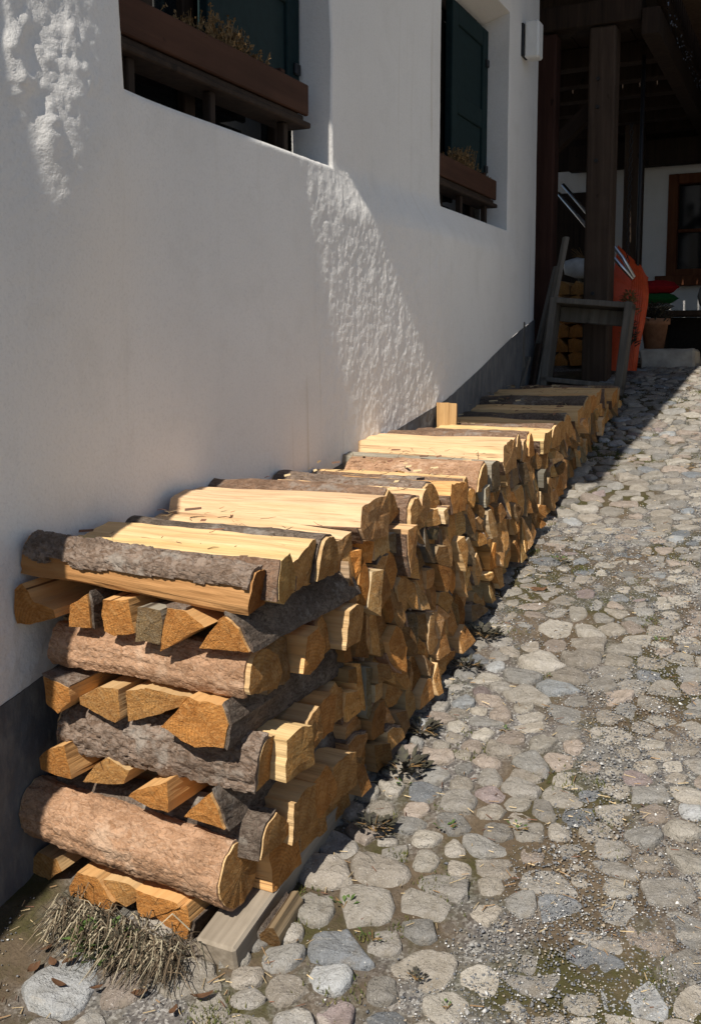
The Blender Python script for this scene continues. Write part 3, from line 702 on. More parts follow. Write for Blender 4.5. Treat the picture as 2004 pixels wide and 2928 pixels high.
def wedge(w, h, kind, rng):
    """section outlines standing on z = 0, y from -w/2 to w/2; returns outline and bark flags"""
    j = lambda a: rng.uniform(-a, a)
    if kind == 'half':        # half round, bark up
        n = 9; p = [(w/2*cos(pi*i/(n-1)), h*sin(pi*i/(n-1))**.8) for i in range(n)]; return p, [1]*(n-1)+[0]
    if kind == 'split':       # flat pale face up, sloping towards the viewer
        p = [(-w*.52, .45*h+j(.012)), (-w*.38, 0), (w*.40, 0), (w*.52, .5*h), (w*.46, h), (w*.05, h*.95+j(.006)), (-w*.44, h*.84+j(.01))]; return p, [1, 0, 0, 0, 0, 0, 0]
    if kind == 'roof':        # ridge up, two split faces
        p = [(-w/2, .12*h), (-w*.2, 0), (w*.4, .02), (w/2, .45*h), (w*.22+j(.012), h), (-w*.2+j(.012), h*.88)]; return p, [0, 0, 1, 0, 0, 1]
    if kind == 'round':
        n = 14; p = [(w/2*cos(2*pi*i/n), h/2+h/2*sin(2*pi*i/n)) for i in range(n)]; return p, [1]*n
    if kind == 'slab':
        p = [(-w/2, 0), (w/2, .0), (w*.46, h*.9), (w*.1, h), (-w*.45, h*.92)]; return p, [0, 0, 0, 0, 0]
    if kind == 'quarter':     # bark on the viewer's side
        p = [(-w/2, .04*h), (-w*.1, 0), (w/2, .1*h), (w*.3, h*.75), (w*.02, h), (-w*.24, h*.88), (-w*.42, h*.55)]; return p, [0, 0, 0, 0, 1, 1, 1]
RG = random.Random(4)
# ---- crib of crossed logs at the near end: logs that point at the viewer, outlines in (x, z)
A6 = [[(0.006, 0.722), (0.012, 0.756), (0.036, 0.772), (0.066, 0.732), (0.114, 0.713), (0.118, 0.698), (0.045, 0.672), (0.006, 0.672)], [(0.147, 0.731), (0.198, 0.762), (0.208, 0.685), (0.141, 0.677)], [(0.254, 0.757), (0.318, 0.762), (0.33, 0.69), (0.278, 0.678), (0.254, 0.686), (0.249, 0.72)], [(0.345, 0.752), (0.404, 0.755), (0.408, 0.723), (0.397, 0.679), (0.331, 0.675)], [(0.418, 0.757), (0.462, 0.756), (0.514, 0.73), (0.4, 0.666)], [(0.548, 0.758), (0.584, 0.735), (0.609, 0.690), (0.487, 0.676)]]
A4 = [[(0.081, 0.563), (0.155, 0.55), (0.159, 0.521), (0.12, 0.485), (0.083, 0.503)], [(0.163, 0.52), (0.225, .555), (0.279, 0.562), (0.287, 0.501), (0.273, 0.487), (0.167, 0.505)], [(0.291, 0.558), (0.346, 0.568), (0.345, 0.505), (0.293, 0.488)], [(0.348, 0.568), (0.404, 0.567), (0.458, 0.568), (0.434, 0.543), (0.345, 0.503)], [(0.471, 0.578), (0.548, 0.573), (0.566, 0.538), (0.562, 0.49), (0.494, 0.480), (0.403, 0.504)]]
A2 = [[(0.07, 0.372), (0.1, 0.401), (0.149, 0.421), (0.163, 0.342), (0.072, 0.347)], [(0.162, 0.326), (0.195, 0.368), (0.234, 0.392), (0.298, 0.373), (0.284, 0.340)], [(0.315, 0.334), (0.339, 0.35), (0.422, 0.389), (0.423, 0.322), (0.385, 0.320)], [(0.451, 0.313), (0.524, 0.38), (0.54, 0.349), (0.555, 0.303)]]
A0 = [[(-0.012, 0.085), (0.011, 0.121), (0.07, 0.116), (0.087, 0.091), (0.048, 0.062), (-0.009, 0.068)], [(0.13, 0.081), (0.155, 0.122), (0.208, 0.126), (0.262, 0.077), (0.248, 0.060), (0.132, 0.060)], [(0.227, 0.121), (0.29, 0.126), (0.322, 0.111), (0.316, 0.089), (0.283, 0.062), (0.224, 0.080)], [(0.322, 0.122), (0.442, 0.122), (0.447, 0.114), (0.358, 0.065), (0.323, 0.058)], [(0.376, 0.071), (0.462, 0.127), (0.472, 0.089), (0.462, 0.042), (0.415, 0.050)]]
CR6 = [(ORG, None, 0, 'broad pale log end at the wall, top row of crossed ends'), (ORG, 'bark_d', 1, 'upright orange log end, second from the wall in the top end row'), (ORG, None, 0, 'blocky orange log end, third from the wall in the top end row'),
       (None, None, 0, 'weathered grey square log end in the crib'), (ORG, 'bark_g', 4, 'orange wedge log with bark on its upper right, next to the grey block'), (ORG, 'bark_d', 5, 'triangular orange log end with dark bark flank under the top bark log')]
CR4 = [(ORG, 'bark_g', 0, 'yellow log end with bark cap at the wall, middle end row'), (TAN, None, 0, 'flat brown wedge log end, second in the middle end row'), (TAN, None, 0, 'upright brown block log end in the middle end row'), (TAN, None, 0, 'cracked pointed grey brown log end in the middle end row'), (ORG, 'bark_d', 1, 'big orange log end with bark flank at the outer corner, middle end row')]
CR2 = [(ORG, None, 0, 'orange triangular log end nearest the wall above the big russet log'), (TAN, None, 0, 'flat tan log end, second above the big russet log'), (ORG, None, 0, 'splintered orange log end, third above the big russet log'), (ORG, 'bark_d', 3, 'orange wedge log end with dark bark flank above the big russet log')]
CR0 = [(TAN, None, 0, 'shaded log end against the wall in the lowest end row'), (ORG, None, 0, 'bright orange log end above the dry grass, second from the wall'), (TAN, None, 0, 'sawdust grey log end above the dry grass, third from the wall'), (ORG, None, 0, 'orange log end under the big russet log, fourth from the wall'), (ORG, 'bark_d', 2, 'rounded orange log end with bark at the outer bottom corner')]
sd_ = 100
for A, CRx, y0, dy in ((A6, CR6, 1.595, [0, .015, .01, 0, .0, .012]), (A4, CR4, 1.59, [.0, .02, .03, .03, 0.]), (A2, CR2, 1.59, [.0, .03, .0, .01]), (A0, CR0, 1.595, [.03, .0, .01, .0, 0.])):
    for k, (poly, (cf, bk, be, lab)) in enumerate(zip(A, CRx)):
        sd_ += 1; p = np.array(poly); c = p.mean(0); sec = [(-(a-c[0]), b-c[1]) for a, b in poly]; n = len(poly); flags = [0]*n
        if bk:
            for e in ((0, 1) if A is A6 and k == 5 else (1, 2) if A in (A2, A4) and k >= 3 else (be % n,)): flags[e] = 1
        if area(sec) < 0: sec = sec[::-1]; flags = flags[:-1][::-1]+flags[-1:]
        L = .54+RG.uniform(-.02, .02); col = GREY if cf is None else cf()
        log(sec, flags, L, (c[0], y0+dy[k]+L/2, c[1]), (RG.uniform(-.01, .01), 0, pi/2+RG.uniform(-.02, .02)), sd_, .013, 9, .0022, col, bk, lab, 'logs crossed in the crib at the near end', tilt=(RG.uniform(-.1, .1), RG.uniform(-.12, .12)))
# ---- logs lying across, parallel to the picture
def cross(y, z, w, h, kind, col, bark, lab, x0=.01, L=.57, rz=0., ry=0., seg=.014, nx=12, rough=.003, cover=0., bthick=.006, group='logs lying across the woodpile', sec=None, flags=None, bend=0., tilt=None):
    global sd_; sd_ += 1
    if sec is None: sec, flags = wedge(w, h, kind, RG)
    if area(sec) < 0: sec = sec[::-1]; flags = (flags[:-1][::-1]+flags[-1:])
    return log(sec, flags, L, (x0+L/2, y, z), (RG.uniform(-.06, .06) if z < .7 or y < 2 else RG.uniform(-.15, .13), ry, rz), sd_, seg, nx, rough, col, bark, lab, group, tilt=tilt or (RG.uniform(-.12, .12), RG.uniform(-.1, .1)), bend=bend, cover=cover, bthick=bthick)
# top course of the crib
T1 = [(-.040, .0), (.040, .006), (.062, .03), (.010, .086), (-.006, .090), (-.024, .084), (-.037, .068), (-.044, .045), (-.046, .02)]
cross(1.66, .772, 0, 0, '', (.66, .48, .33), 'bark_g', 'front log on top of the crib, scaly grey bark peeling off tan wood', x0=-.002, L=.60, sec=T1, flags=[0, 0, 0, 1, 1, 1, 1, 1, 0], cover=-.22, nx=30, seg=.008, bthick=.006, ry=.045)
cross(1.722, .765, .095, .098, 'roof', PALE(), 'bark_m', 'pale split log with red bark strip behind the front bark log', x0=.075, L=.56, nx=14)
cross(1.83, .765, .13, .096, 'split', PALE(), 'bark_m', 'smooth pale split log, third on the crib top', x0=.03, L=.575, rz=.015)
cross(1.935, .77, .10, .093, 'half', TAN(), 'bark_d', 'dark bark backed log between two pale split logs on the crib', x0=.06, L=.56)
# courses 5, 3 and 1
L5 = [(-.040, .004), (.04, .0), (.06, .03), (.045, .07), (.012, .088), (-.018, .094), (-.036, .080), (-.047, .052), (-.048, .025)]
cross(1.675, .580, 0, 0, '', TAN(), 'bark_r', 'russet bark log across the crib under the upper end row', x0=.075, L=.53, sec=L5, flags=[0, 0, 0, 1, 1, 1, 1, 1, 1], nx=24, seg=.009, bthick=.004)
for k, (y, kd, cl, bk) in enumerate(((1.745, 'slab', (.55, .60, .70), None), (1.85, 'roof', ORG(), None), (1.945, 'quarter', TAN(), 'bark_m'), (2.05, 'slab', TAN(), None))):
    cross(y, .575, .095, .098, kd, cl, bk, ['grey brown', 'orange ridged', 'bark flanked', 'blocky tan'][k]+' log in the crib level with the russet bark log', x0=.05, L=.55+.03*(k % 2))
L3 = [(-.040, .0), (.05, .0), (.06, .05), (.045, .088), (-.005, .092), (-.034, .086), (-.044, .062), (-.047, .03)]
cross(1.675, .388, 0, 0, '', TAN(), 'bark_g', 'thick grey scaly bark log across the crib at mid height', x0=.075, L=.53, sec=L3, flags=[0, 0, 0, 0, 1, 1, 1, 1], nx=24, seg=.009, bthick=.007)
for k, (y, kd, cl, bk) in enumerate(((1.745, 'slab', PALE(), None), (1.84, 'roof', TAN(), None), (1.94, 'slab', ORG(), None), (2.045, 'quarter', TAN(), None))):
    cross(y, .388, .10, .095, kd, cl, bk, ['pale block', 'tan ridge topped', 'orange block', 'brown wedge'][k]+' log in the crib level with the grey scaly bark log', x0=.06, L=.59-.02*k)
cross(1.70, .235, .11, .075, 'quarter', TAN(), 'bark_d', 'dark bark log just above and behind the big russet log', x0=.05, L=.565, nx=16)
for k, (y, kd, cl) in enumerate(((1.80, 'slab', TAN()), (1.90, 'roof', ORG()), (2.0, 'slab', TAN()))):
    cross(y, .225, .11, .098, kd, cl, None, ['brown block', 'orange ridge', 'tan block'][k]+' log low in the crib behind the big russet log', x0=.06, L=.57)
cross(1.64, .142, .126, .136, 'round', TAN(), 'bark_r', 'big round log with russet scaly bark at the foot of the crib', x0=.0, L=.56, ry=.06, nx=30, seg=.008, bthick=.004, rough=.0022)
cross(1.775, .125, .12, .098, 'slab', ORG(), None, 'long orange beam like log above the rail behind the big russet log', x0=.0, L=.60)
for k, y in enumerate((1.90, 2.02)): cross(y, .15, .12, .085, 'slab', TAN(), None, ['brown', 'tan'][k]+' log at the bottom of the crib over the rail', x0=.03, L=.57)
# ---- the top course of the long pile
def ztop(y): return float(np.interp(y, [1.6, 2.2, 2.9, 3.5, 4.2, 4.5, 5.2, 5.75], [.85, .872, .885, .92, .945, 1.0, 1.065, 1.055]))
TOP = [(2.05, .125, .085, 'split', PALE, 'bark_d', 'pale split log with dark cracked edge, first beyond the crib', .02, .60, .03),
 (2.21, .185, .10, 'split', PALE, 'bark_m', 'widest pale split log on the pile, smooth face up', .045, .60, .035),
 (2.385, .12, .085, 'quarter', TAN, 'bark_m', 'knotty brown bark log beyond the widest pale log', .02, .57, .06),
 (2.50, .10, .09, 'half', TAN, 'bark_m', 'brown bark log with a pale curved stripe on its back', .03, .57, .05),
 (2.61, .11, .085, 'roof', PALE, 'bark_m', 'ridged pale log before the grey barked one', .10, .53, .02),
 (2.73, .12, .095, 'half', TAN, 'bark_g', 'grey barked half round log mid pile', .03, .53, -.04),
 (2.86, .12, .09, 'split', ORG, 'bark_m', 'honey coloured split log mid pile', .045, .59, .0),
 (2.985, .11, .085, 'roof', TAN, 'bark_m', 'tan ridged log between honey and russet logs', .03, .57, .02),
 (3.12, .135, .095, 'half', TAN, 'bark_r', 'russet barked half round log mid pile', .10, .53, .03),
 (3.255, .095, .095, 'slab', None, None, 'weathered grey board like log reaching the wall', .0, .62, .02),
 (3.42, .19, .105, 'split', PALE, 'bark_m', 'brightest pale split log, last broad one in the sun', .03, .58, .03),
 (3.585, .11, .09, 'half', TAN, 'bark_m', 'thin brown bark log just past the brightest pale log', .03, .56, .02),
 (3.70, .11, .085, 'roof', PALE, 'bark_m', 'pale ridged log near the shadow edge', .02, .60, .0),
 (3.82, .13, .09, 'quarter', ORG, 'bark_m', 'orange brown log with curled bark near the shadow edge', .08, .55, -.03),
 (3.95, .12, .10, 'split', PALE, 'bark_m', 'white faced log at the shadow edge', .12, .55, .0),
 (4.10, .13, .09, 'half', TAN, 'bark_m', 'bark log right in the shadow edge', .03, .58, .02),
 (4.26, .13, .09, 'slab', TAN, None, 'first fully shaded tan log', .03, .58, .03),
 (4.42, .15, .11, 'half', TAN, 'bark_d', 'dark shaded log with rough bark on top', .02, .60, .05),
 (4.60, .13, .09, 'split', TAN, 'bark_m', 'shaded split log with a pale edge', .02, .60, .04),
 (4.76, .14, .10, 'half', TAN, 'bark_d', 'shaded dark bark log, second from the far end group', .02, .60, .05),
 (4.93, .13, .09, 'slab', ORG, None, 'shaded orange brown log towards the far end', .02, .60, .05),
 (5.09, .13, .10, 'split', TAN, 'bark_m', 'shaded split log fourth from the far end', .02, .60, .03),
 (5.25, .14, .10, 'half', TAN, 'bark_m', 'shaded curved bark log third from the far end', .05, .58, .1),
 (5.42, .13, .09, 'split', ORG, 'bark_m', 'shaded log second from the far end', .06, .56, .06),
 (5.58, .13, .09, 'quarter', TAN, 'bark_m', 'last log at the far end of the pile top', .05, .56, .04)]
for (y, w, h, kd, cf, bk, lab, x0, L, rz) in TOP:
    cross(y+.02, ztop(y)-h-.004+(.03 if 'widest' in lab or 'brightest' in lab else -.02 if 'first beyond' in lab or 'honey' in lab else RG.uniform(-.022, .014)), w, h, kd, GREY if cf is None else cf(), bk, lab, x0, min(L, .60-x0)+RG.uniform(-.02, .012), rz, RG.uniform(-.02, .02), nx=14, bend=RG.uniform(-.012, .012))
# ---- the long side: packed log ends facing the lane
def pack():
    rng = np.random.default_rng(21); pts = []; rows = 0
    y = 2.10
    S = .66
    for k in range(16000):
        yy = rng.uniform(2.06, 5.75); lo = float(gz(yy))+.045; hi = ztop(yy)-.075
        if hi-lo < .03: continue
        zz = rng.uniform(lo, hi); d = .060*rng.uniform(.72, 1.3)
        if all((yy-a)**2+((zz-b)*S)**2 > (.5*(d+c))**2 for a, b, c in pts if abs(a-yy) < .2): pts.append((yy, zz, d))
    # phantom sites outside keep the border cells tidy
    cells = voronoi([(a, b*S) for a, b, c in pts], .16); out = []
    for (yy, zz, d), c in zip(pts, cells):
        c = [(a, b/S) for a, b in c]
        c = clip(c, 2.075, 0, -1, 0) if len(c) > 2 else c
        c = clip(c, 5.72, 0, 1, 0) if len(c) > 2 else c
        if len(c) < 3: continue
        g = float(gz(yy)); c = clip(c, yy, g+.030, .21, -1.)
        t = ztop(yy)-.078; sl = (ztop(yy+.1)-ztop(yy-.1))/.2
        if len(c) > 2: c = clip(c, yy, t, -sl, 1.)
        if len(c) < 3 or abs(area(c)) < .0009: continue
        if abs(area(c)) > .0062 and rng.random() < .85 or rng.random() < .28 and abs(area(c)) > .0036:
            m = centroid(c); a = rng.uniform(-.5, .5)+(0 if rng.random() < .7 else 1.4); nx_, ny_ = cos(a), sin(a)
            m = m+rng.normal(0, .006, 2)
            for s in (1, -1):
                q = clip(c, m[0], m[1], nx_*s, ny_*s)
                if len(q) > 2 and abs(area(q)) > .0008: out.append(q)
        else: out.append(c)
    res = []
    for c in out:
        if area(c) < 0: c = c[::-1]
        ctr = centroid(c); p = []
        for q in c:
            q = np.array(q); d = q-ctr; l = np.linalg.norm(d); p.append(q-d/max(l, 1e-6)*min(.0095, l*.30)+rng.normal(0, .0015, 2))
        # drop needle edges
        keep = [p[i] for i in range(len(p)) if np.linalg.norm(p[i]-p[i-1]) > .008]
        if len(keep) > 2: res.append([tuple(k) for k in keep])
    return res
CELLS = pack()
def ordn(n):
    w = ['first', 'second', 'third', 'fourth', 'fifth', 'sixth', 'seventh', 'eighth', 'ninth', 'tenth', 'eleventh', 'twelfth', 'thirteenth', 'fourteenth', 'fifteenth', 'sixteenth', 'seventeenth', 'eighteenth', 'nineteenth', 'twentieth']
    if n <= 20: return w[n-1]
    return ['twenty', 'thirty', 'forty', 'fifty', 'sixty', 'seventy', 'eighty', 'ninety', 'hundred'][n//10-2]+('-'+w[n % 10-1] if n % 10 else '')+('th' if n % 10 == 0 else '')
NB = [c for c in CELLS]; info = []
for c in NB:
    m = centroid(c); lo = float(gz(m[0]))+.03; info.append((int((m[1]-lo)/.115), m))
cnt = {}
order = sorted(range(len(NB)), key=lambda i: info[i][1][0])
CN = ['lowest', 'second', 'third', 'fourth', 'fifth', 'sixth', 'seventh', 'eighth']
print('pile logs', len(NB))
for i in order:
    c = NB[i]; b, m = info[i]; sd_ += 1; rg = random.Random(sd_)
    if rg.random() < .03: continue
    cnt[b] = cnt.get(b, 0)+1
    sec = [(a-m[0], z-m[1]) for a, z in c]; n = len(sec); flags = [0]*n; bk = None
    el = [math.dist(sec[k], sec[(k+1) % n]) for k in range(n)]; w = max(q[0] for q in sec)-min(q[0] for q in sec); h = max(q[1] for q in sec)-min(q[1] for q in sec)
    if rg.random() < .5:
        bk = rg.choice(['bark_g', 'bark_d', 'bark_m', 'bark_m', 'bark_r']); k = max(range(n), key=lambda q: el[q]+rg.uniform(0, .04)); flags[k] = 1
        # round the bark edge a little
        a, q = np.array(sec[k]), np.array(sec[(k+1) % n]); e = q-a; nn = np.array([e[1], -e[0]])/np.linalg.norm(e); mid = (a+q)/2+nn*min(.010, el[k]*.16)
        sec = sec[:k+1]+[tuple(mid)]+sec[k+1:]; flags = flags[:k+1]+[1]+flags[k+1:]
    g = rg.random(); col = GREY if g < .09 else (.95, 1.02, 1.08) if g < .20 else PALE() if g < .40 else ORG() if g < .66 else TAN(); vq = rg.choice([.45, .65, .85, 1., 1.15, 1.3])*rg.uniform(.9, 1.1); sq = rg.uniform(-.25, .22); gm_ = sum(col)/3; col = tuple(max(.1, (gm_+(q-gm_)*(1+sq*2))*vq*(1+sq*(-.15, 0., .55)[ci]*-1)) for ci, q in enumerate(col))
    cw = 'weathered grey' if g < .09 else 'pale' if g < .40 else 'orange' if g < .66 else 'tan'
    sh = 'triangular' if len(c) == 3 else 'tall narrow' if h > 1.6*w else 'flat' if w > 1.4*h else 'blocky'
    L = .56+rg.uniform(-.03, .03); xe = .59+.068*(ztop(m[0])-.08-m[1])+max(-.045, min(.045, rg.gauss(0, .015))); near = m[0] < 3.2
    lab = '%s %s log end, %s from crib, %s course up the long side' % (cw, sh, ordn(cnt[b]), CN[min(b, 7)])
    log(sec, flags, L, (xe-L/2, m[0], m[1]), (0, rg.uniform(-.02, .02), rg.uniform(-.025, .025)), sd_, .022 if near else .03, 6 if near else 4, .0017, col, bk, lab, 'log ends packed in the long side of the pile',
        tilt=(rg.uniform(-.02, .42), rg.uniform(-.36, .06)), bthick=.007)
# short piece leaning against the wall
log([(-.045, -.012), (.045, -.012), (.05, .008), (-.04, .014)], [0]*4, .15, (.15, 4.03, .965), (radians(8), radians(-74), pi/2+.35), 900, .015, 6, .003, (.72, .62, .48), None, 'short tan split piece leaning upright against the grey wall foot', None)
def pile_litter():
    rng = random.Random(12); mb = MB(); cols = []
    for k in range(420):
        y = rng.uniform(1.7, 5.5); x = rng.uniform(.06, .58); z = ztop(y)+rng.uniform(-.012, .004); a = rng.gauss(0, .5) if rng.random() < .7 else rng.uniform(0, 6.28); l = rng.uniform(.005, .022); r = rng.uniform(.0005, .0013)
        c = rng.choice([(.55, .42, .24), (.40, .28, .15), (.13, .075, .05), (.20, .10, .06)])
        if rng.random() < .25:
            w = rng.uniform(.0015, .004); b = len(mb.v); mb.quad((x-cos(a)*l+sin(a)*w, y-sin(a)*l-cos(a)*w, z), (x+cos(a)*l+sin(a)*w, y+sin(a)*l-cos(a)*w, z+.004), (x+cos(a)*l-sin(a)*w, y+sin(a)*l+cos(a)*w, z+.009), (x-cos(a)*l-sin(a)*w, y-sin(a)*l+cos(a)*w, z+.006)); cols += [c]*(len(mb.v)-b)
        else:
            b = len(mb.v); mb.tube([(x-cos(a)*l, y-sin(a)*l, z+.002), (x, y, z+rng.uniform(.002, .008)), (x+cos(a)*l, y+sin(a)*l, z+rng.uniform(.0, .012))], [r, r, r*.5], 3, False); cols += [c]*(len(mb.v)-b)
    o = mb.build('pile_litter', M['litter']); set_tone(o.data, np.array(cols)); tag(o, 'bark flakes and splinters lying on top of the woodpile', 'litter', kind='stuff')
pile_litter()
# rails below the pile
def rail(x0, x1, y0, y1, h, lab, mat):
    mb = MB(); dz = float(gz(y1)-gz(y0)); mb.box(x0, x1, 0, math.hypot(y1-y0, dz), 0, h, .006)
    o = mb.build('base_rail', mat); o.location = (0, y0, float(gz(y0))-.012); o.rotation_euler.x = math.atan2(dz, y1-y0)
    tag(o, lab, 'timber', 'timber rails under the woodpile')
rail(.505, .60, 1.565, 2.35, .058, 'grey weathered timber rail under the lane side of the pile', M['railwood'])
log([(-.021, 0), (.021, 0), (.025, .024), (.008, .048), (-.012, .054), (-.023, .034)], [0, 1, 1, 0, 0, 0], .11, (.632, 1.70, .058), (0, radians(-11.5), pi/2), 901, .014, 8, .003, (.36, .38, .42), 'bark_d', 'short greyed log lying on the cobbles beside the rail end', None)

# ================================================================== plants at the foot
def dry_tuft():
    rng = random.Random(5); mb = MB()
    for k in range(1000):
        x = rng.uniform(.16, .50); y = 1.545+rng.gauss(0, .022)-.10*max(0, x-.25); z = float(gz(y))
        l = rng.uniform(.025, .09); a = rng.gauss(-1.35, .7) if rng.random() < .75 else rng.uniform(0, 6.28); el = rng.uniform(.05, .9)
        dx, dy = cos(a)*l*cos(el), sin(a)*l*cos(el)-.015; h = l*sin(el)
        p0 = (x, y, z+.03*rng.random()); p1 = (x+dx*.5, y+dy*.5, p0[2]+h*.75); ye = y+dy
        p2 = (x+dx, ye, max(float(gz(ye))+.004, p0[2]+h*.55-l*.25)); r = rng.uniform(.0006, .0016)
        mb.tube([p0, p1, p2], [r, r, r*.5], 3, False)
    o = mb.build('dry_grass_tuft', M['litter'])
    me = o.data; c = np.zeros((len(me.vertices), 3)); rg = np.random.default_rng(2)
    for k in range(len(me.vertices)//9):
        u = rg.random(); c[k*9:(k+1)*9] = np.array([(.17, .125, .08), (.10, .075, .05), (.42, .36, .25), (.05, .045, .03)][int(u*4)])*rg.uniform(.8, 1.1)
    set_tone(me, c); tag(o, 'tuft of dry straw coloured grass in front of the crib', 'grass')
dry_tuft()
def leafquad(mb, c, d, l, w, up=.3):
    d = Vector(d).normalized(); s = d.cross(Vector((0, 0, 1))).normalized()*w; n = Vector((0, 0, 1))*l*up; c = Vector(c)
    b = len(mb.v); mb.v += [tuple(c), tuple(c+d*l*.5+s+n*.7), tuple(c+d*l+n*.6), tuple(c+d*l*.5-s+n*.7), tuple(c+d*l*.5+n*.55)]
    mb.f += [[b, b+1, b+4], [b+1, b+2, b+4], [b+4, b+2, b+3], [b, b+4, b+3]]
def weed(x, y, r, n, mat, lab, cat, seed, group, name='weed'):
    rng = random.Random(seed); mb = MB(); st = MB(); z = float(gz(y))
    for k in range(n):
        a = rng.uniform(0, 6.28); d = (cos(a), sin(a), rng.uniform(.1, .8)); q = rng.random()**.6*r
        c = (x+cos(a)*q*.8, y+sin(a)*q*.6, z+.004+rng.uniform(0, .5)*r*.7); leafquad(mb, c, d, r*rng.uniform(.25, .6), r*rng.uniform(.08, .18), rng.uniform(-.1, .5))
    for k in range(max(3, n//6)):
        a = rng.uniform(0, 6.28); st.tube([(x, y, z), (x+cos(a)*r*.4, y+sin(a)*r*.3, z+r*.35), (x+cos(a)*r*.9, y+sin(a)*r*.7, z+r*rng.uniform(.2, .6))], [.0016, .0013, .001], 3, False)
    o = empty(name, (x, y, z)); tag(o, lab, cat, group)
    for m_, nm, mt in ((mb, 'leaves', mat), (st, 'stems', M['dry'])):
        q = m_.build(nm, mt, o); q.location = (-x, -y, -z)
for k, (x, y, r, n, lab) in enumerate(((.70, 2.02, .055, 60, 'dark weed nearest the viewer at the pile foot'), (.675, 2.25, .07, 90, 'largest dark weed clump at the pile foot'), (.66, 2.42, .06, 70, 'dark weed clump just past the largest one'), (.67, 2.78, .05, 60, 'dark weed with pale straw at mid pile foot'), (.665, 2.98, .06, 70, 'dark weed by the farthest lit part of the pile foot'), (.95, 1.66, .022, 26, 'small purple weed between cobbles near the bottom edge'), (.70, 1.42, .018, 22, 'tiny dark weed below the dry grass'))):
    weed(x, y, r, n, M['purple'], lab, 'weed', k+3, 'dark weeds')
for k, (x, y, r, n, lab) in enumerate(((.735, 1.78, .030, 9, 'green sprig nearest the rail end'), (.70, 2.20, .032, 10, 'green sprig beside the dark weeds'), (1.02, 2.13, .03, 9, 'three leaved green sprig mid lane'), (.86, 2.08, .03, 9, 'green sprig between pale cobbles mid left'), (.83, 1.72, .028, 9, 'green sprig low on the left side of the lane'), (.76, 3.62, .035, 26, 'bright green weed beside the shadow tip'), (1.03, 1.62, .013, 8, 'tiny bright green sprout in gravel'), (.88, 2.50, .022, 8, 'small green sprout by the middle of the lane'), (1.20, 3.1, .025, 12, 'green weed on the right side of the lane'), (.94, 2.8, .022, 9, 'low green sprig past the middle of the lane'))):
    weed(x, y, r, n, M['leaf'], lab, 'weed', k+30, 'small green weeds')
def dead_leaf(x, y, s, lab, seed):
    rng = np.random.default_rng(seed); n = 7; u, v = np.meshgrid(np.linspace(-1, 1, n), np.linspace(-1, 1, 5), indexing='ij'); wv = v*(1-u*u*.85)*.5
    P = np.stack([u*s, wv*s, s*(.25+.22*u*u+.3*wv**2+.12*vn(u*2+seed, v*2))], 2).reshape(-1, 3); o = link('dead_leaf', mesh('dead_leaf', P, grid_faces(n, 5), smooth=True), None, [M['dead']], (x, y, float(gz(y))+.004), (.2, 0, rng.uniform(0, 6)))
    tag(o, lab, 'leaf', 'fallen brown leaves')
M['dead'] = m_leaf('dead_leaf', (.085, .042, .022), (.15, .08, .042))
for k, (x, y, s, lab) in enumerate(((.575, 1.475, .022, 'curled russet leaf in front of the rail end'), (.28, 1.40, .02, 'curled brown leaf under the dry grass tuft'), (.20, 1.415, .018, 'crumpled brown leaf at the left of the dry grass'), (.745, 3.35, .03, 'brown leaf beside the shadowed pile foot'), (.67, 2.35, .018, 'reddish leaf among the dark weeds'), (.54, 1.43, .014, 'small brown leaf by the straw ends'))): dead_leaf(x, y, s, lab, k)

weed(.30, 1.505, .075, 70, M['leaf'], 'green leaves pushing through the dry grass tuft', 'weed', 77, 'small green weeds')
for k, (x, y) in enumerate(((.19, 1.465), (.23, 1.44), (.26, 1.455), (.36, 1.42), (.45, 1.44))): dead_leaf(x, y, .013+.003*(k % 3), ['crinkled leaf scrap nearest the wall', 'leaf scrap below the tuft, left', 'leaf scrap inside the straw', 'leaf scrap under the straw ends', 'leaf scrap beside the rail end straw'][k], 40+k)
# ================================================================== covered yard behind the corner
def bolts(mb, x, y, zs):
    for z in zs: mb.tube([(x, y+.004, z), (x, y-.012, z)], .012, 8)
def post(x, y, w, z1, mat, lab, bz=()):
    o = empty('timber_post', (x, y, float(gz(y)))); tag(o, lab, 'post', 'timber posts carrying the balcony'); z0 = -.02
    MB().box(-w/2, w/2, -w/2, w/2, z0, z1-float(gz(y)), .012).build('shaft', mat, o)
    if bz:
        [MB().tube([(-.02, -w/2+.004, b-float(gz(y))), (-.02, -w/2-.012, b-float(gz(y)))], .012, 8).build('bolt', M['black'], o) for b in bz]
post(-.045, 6.42, .135, 3.27, M['postred'], 'dark red brown post tight behind the house corner')
post(.315, 6.42, .165, 3.27, M['post'], 'thick brown post with bolt heads behind the leaning frame', (2.95, 2.78, 2.45, 1.62))
post(.075, 9.05, .155, 3.5, M['post'], 'slim grey brown post against the rear white wall')
BAL = empty('balcony', (.2, 7.8, 3.25)); tag(BAL, 'dark timber balcony over the yard with plain balusters', 'balcony')
def bp(mb, name, mat=M['darkwood']): o = mb.build(name, mat, BAL); o.location = (-.2, -7.8, -3.25); return o
bp(MB().box(-.6, .55, 6.32, 6.50, 3.275, 3.42), 'front_beam'); bp(MB().box(.555, .66, 6.30, 9.55, 3.17, 3.33), 'edge_beam')
for k in range(6): bp(MB().box(-.6, .55, 6.95+k*.46, 7.07+k*.46, 3.20, 3.33), 'joist')
for k in range(9): bp(MB().box(-.6+k*.128, -.6+k*.128+.122, 6.52, 9.55, 3.335, 3.365), 'deck_board')
bp(MB().box(.62, .68, 6.3, 9.55, 3.38, 3.44), 'bottom_rail'); bp(MB().box(.61, .69, 6.3, 9.55, 4.15, 4.22), 'handrail')
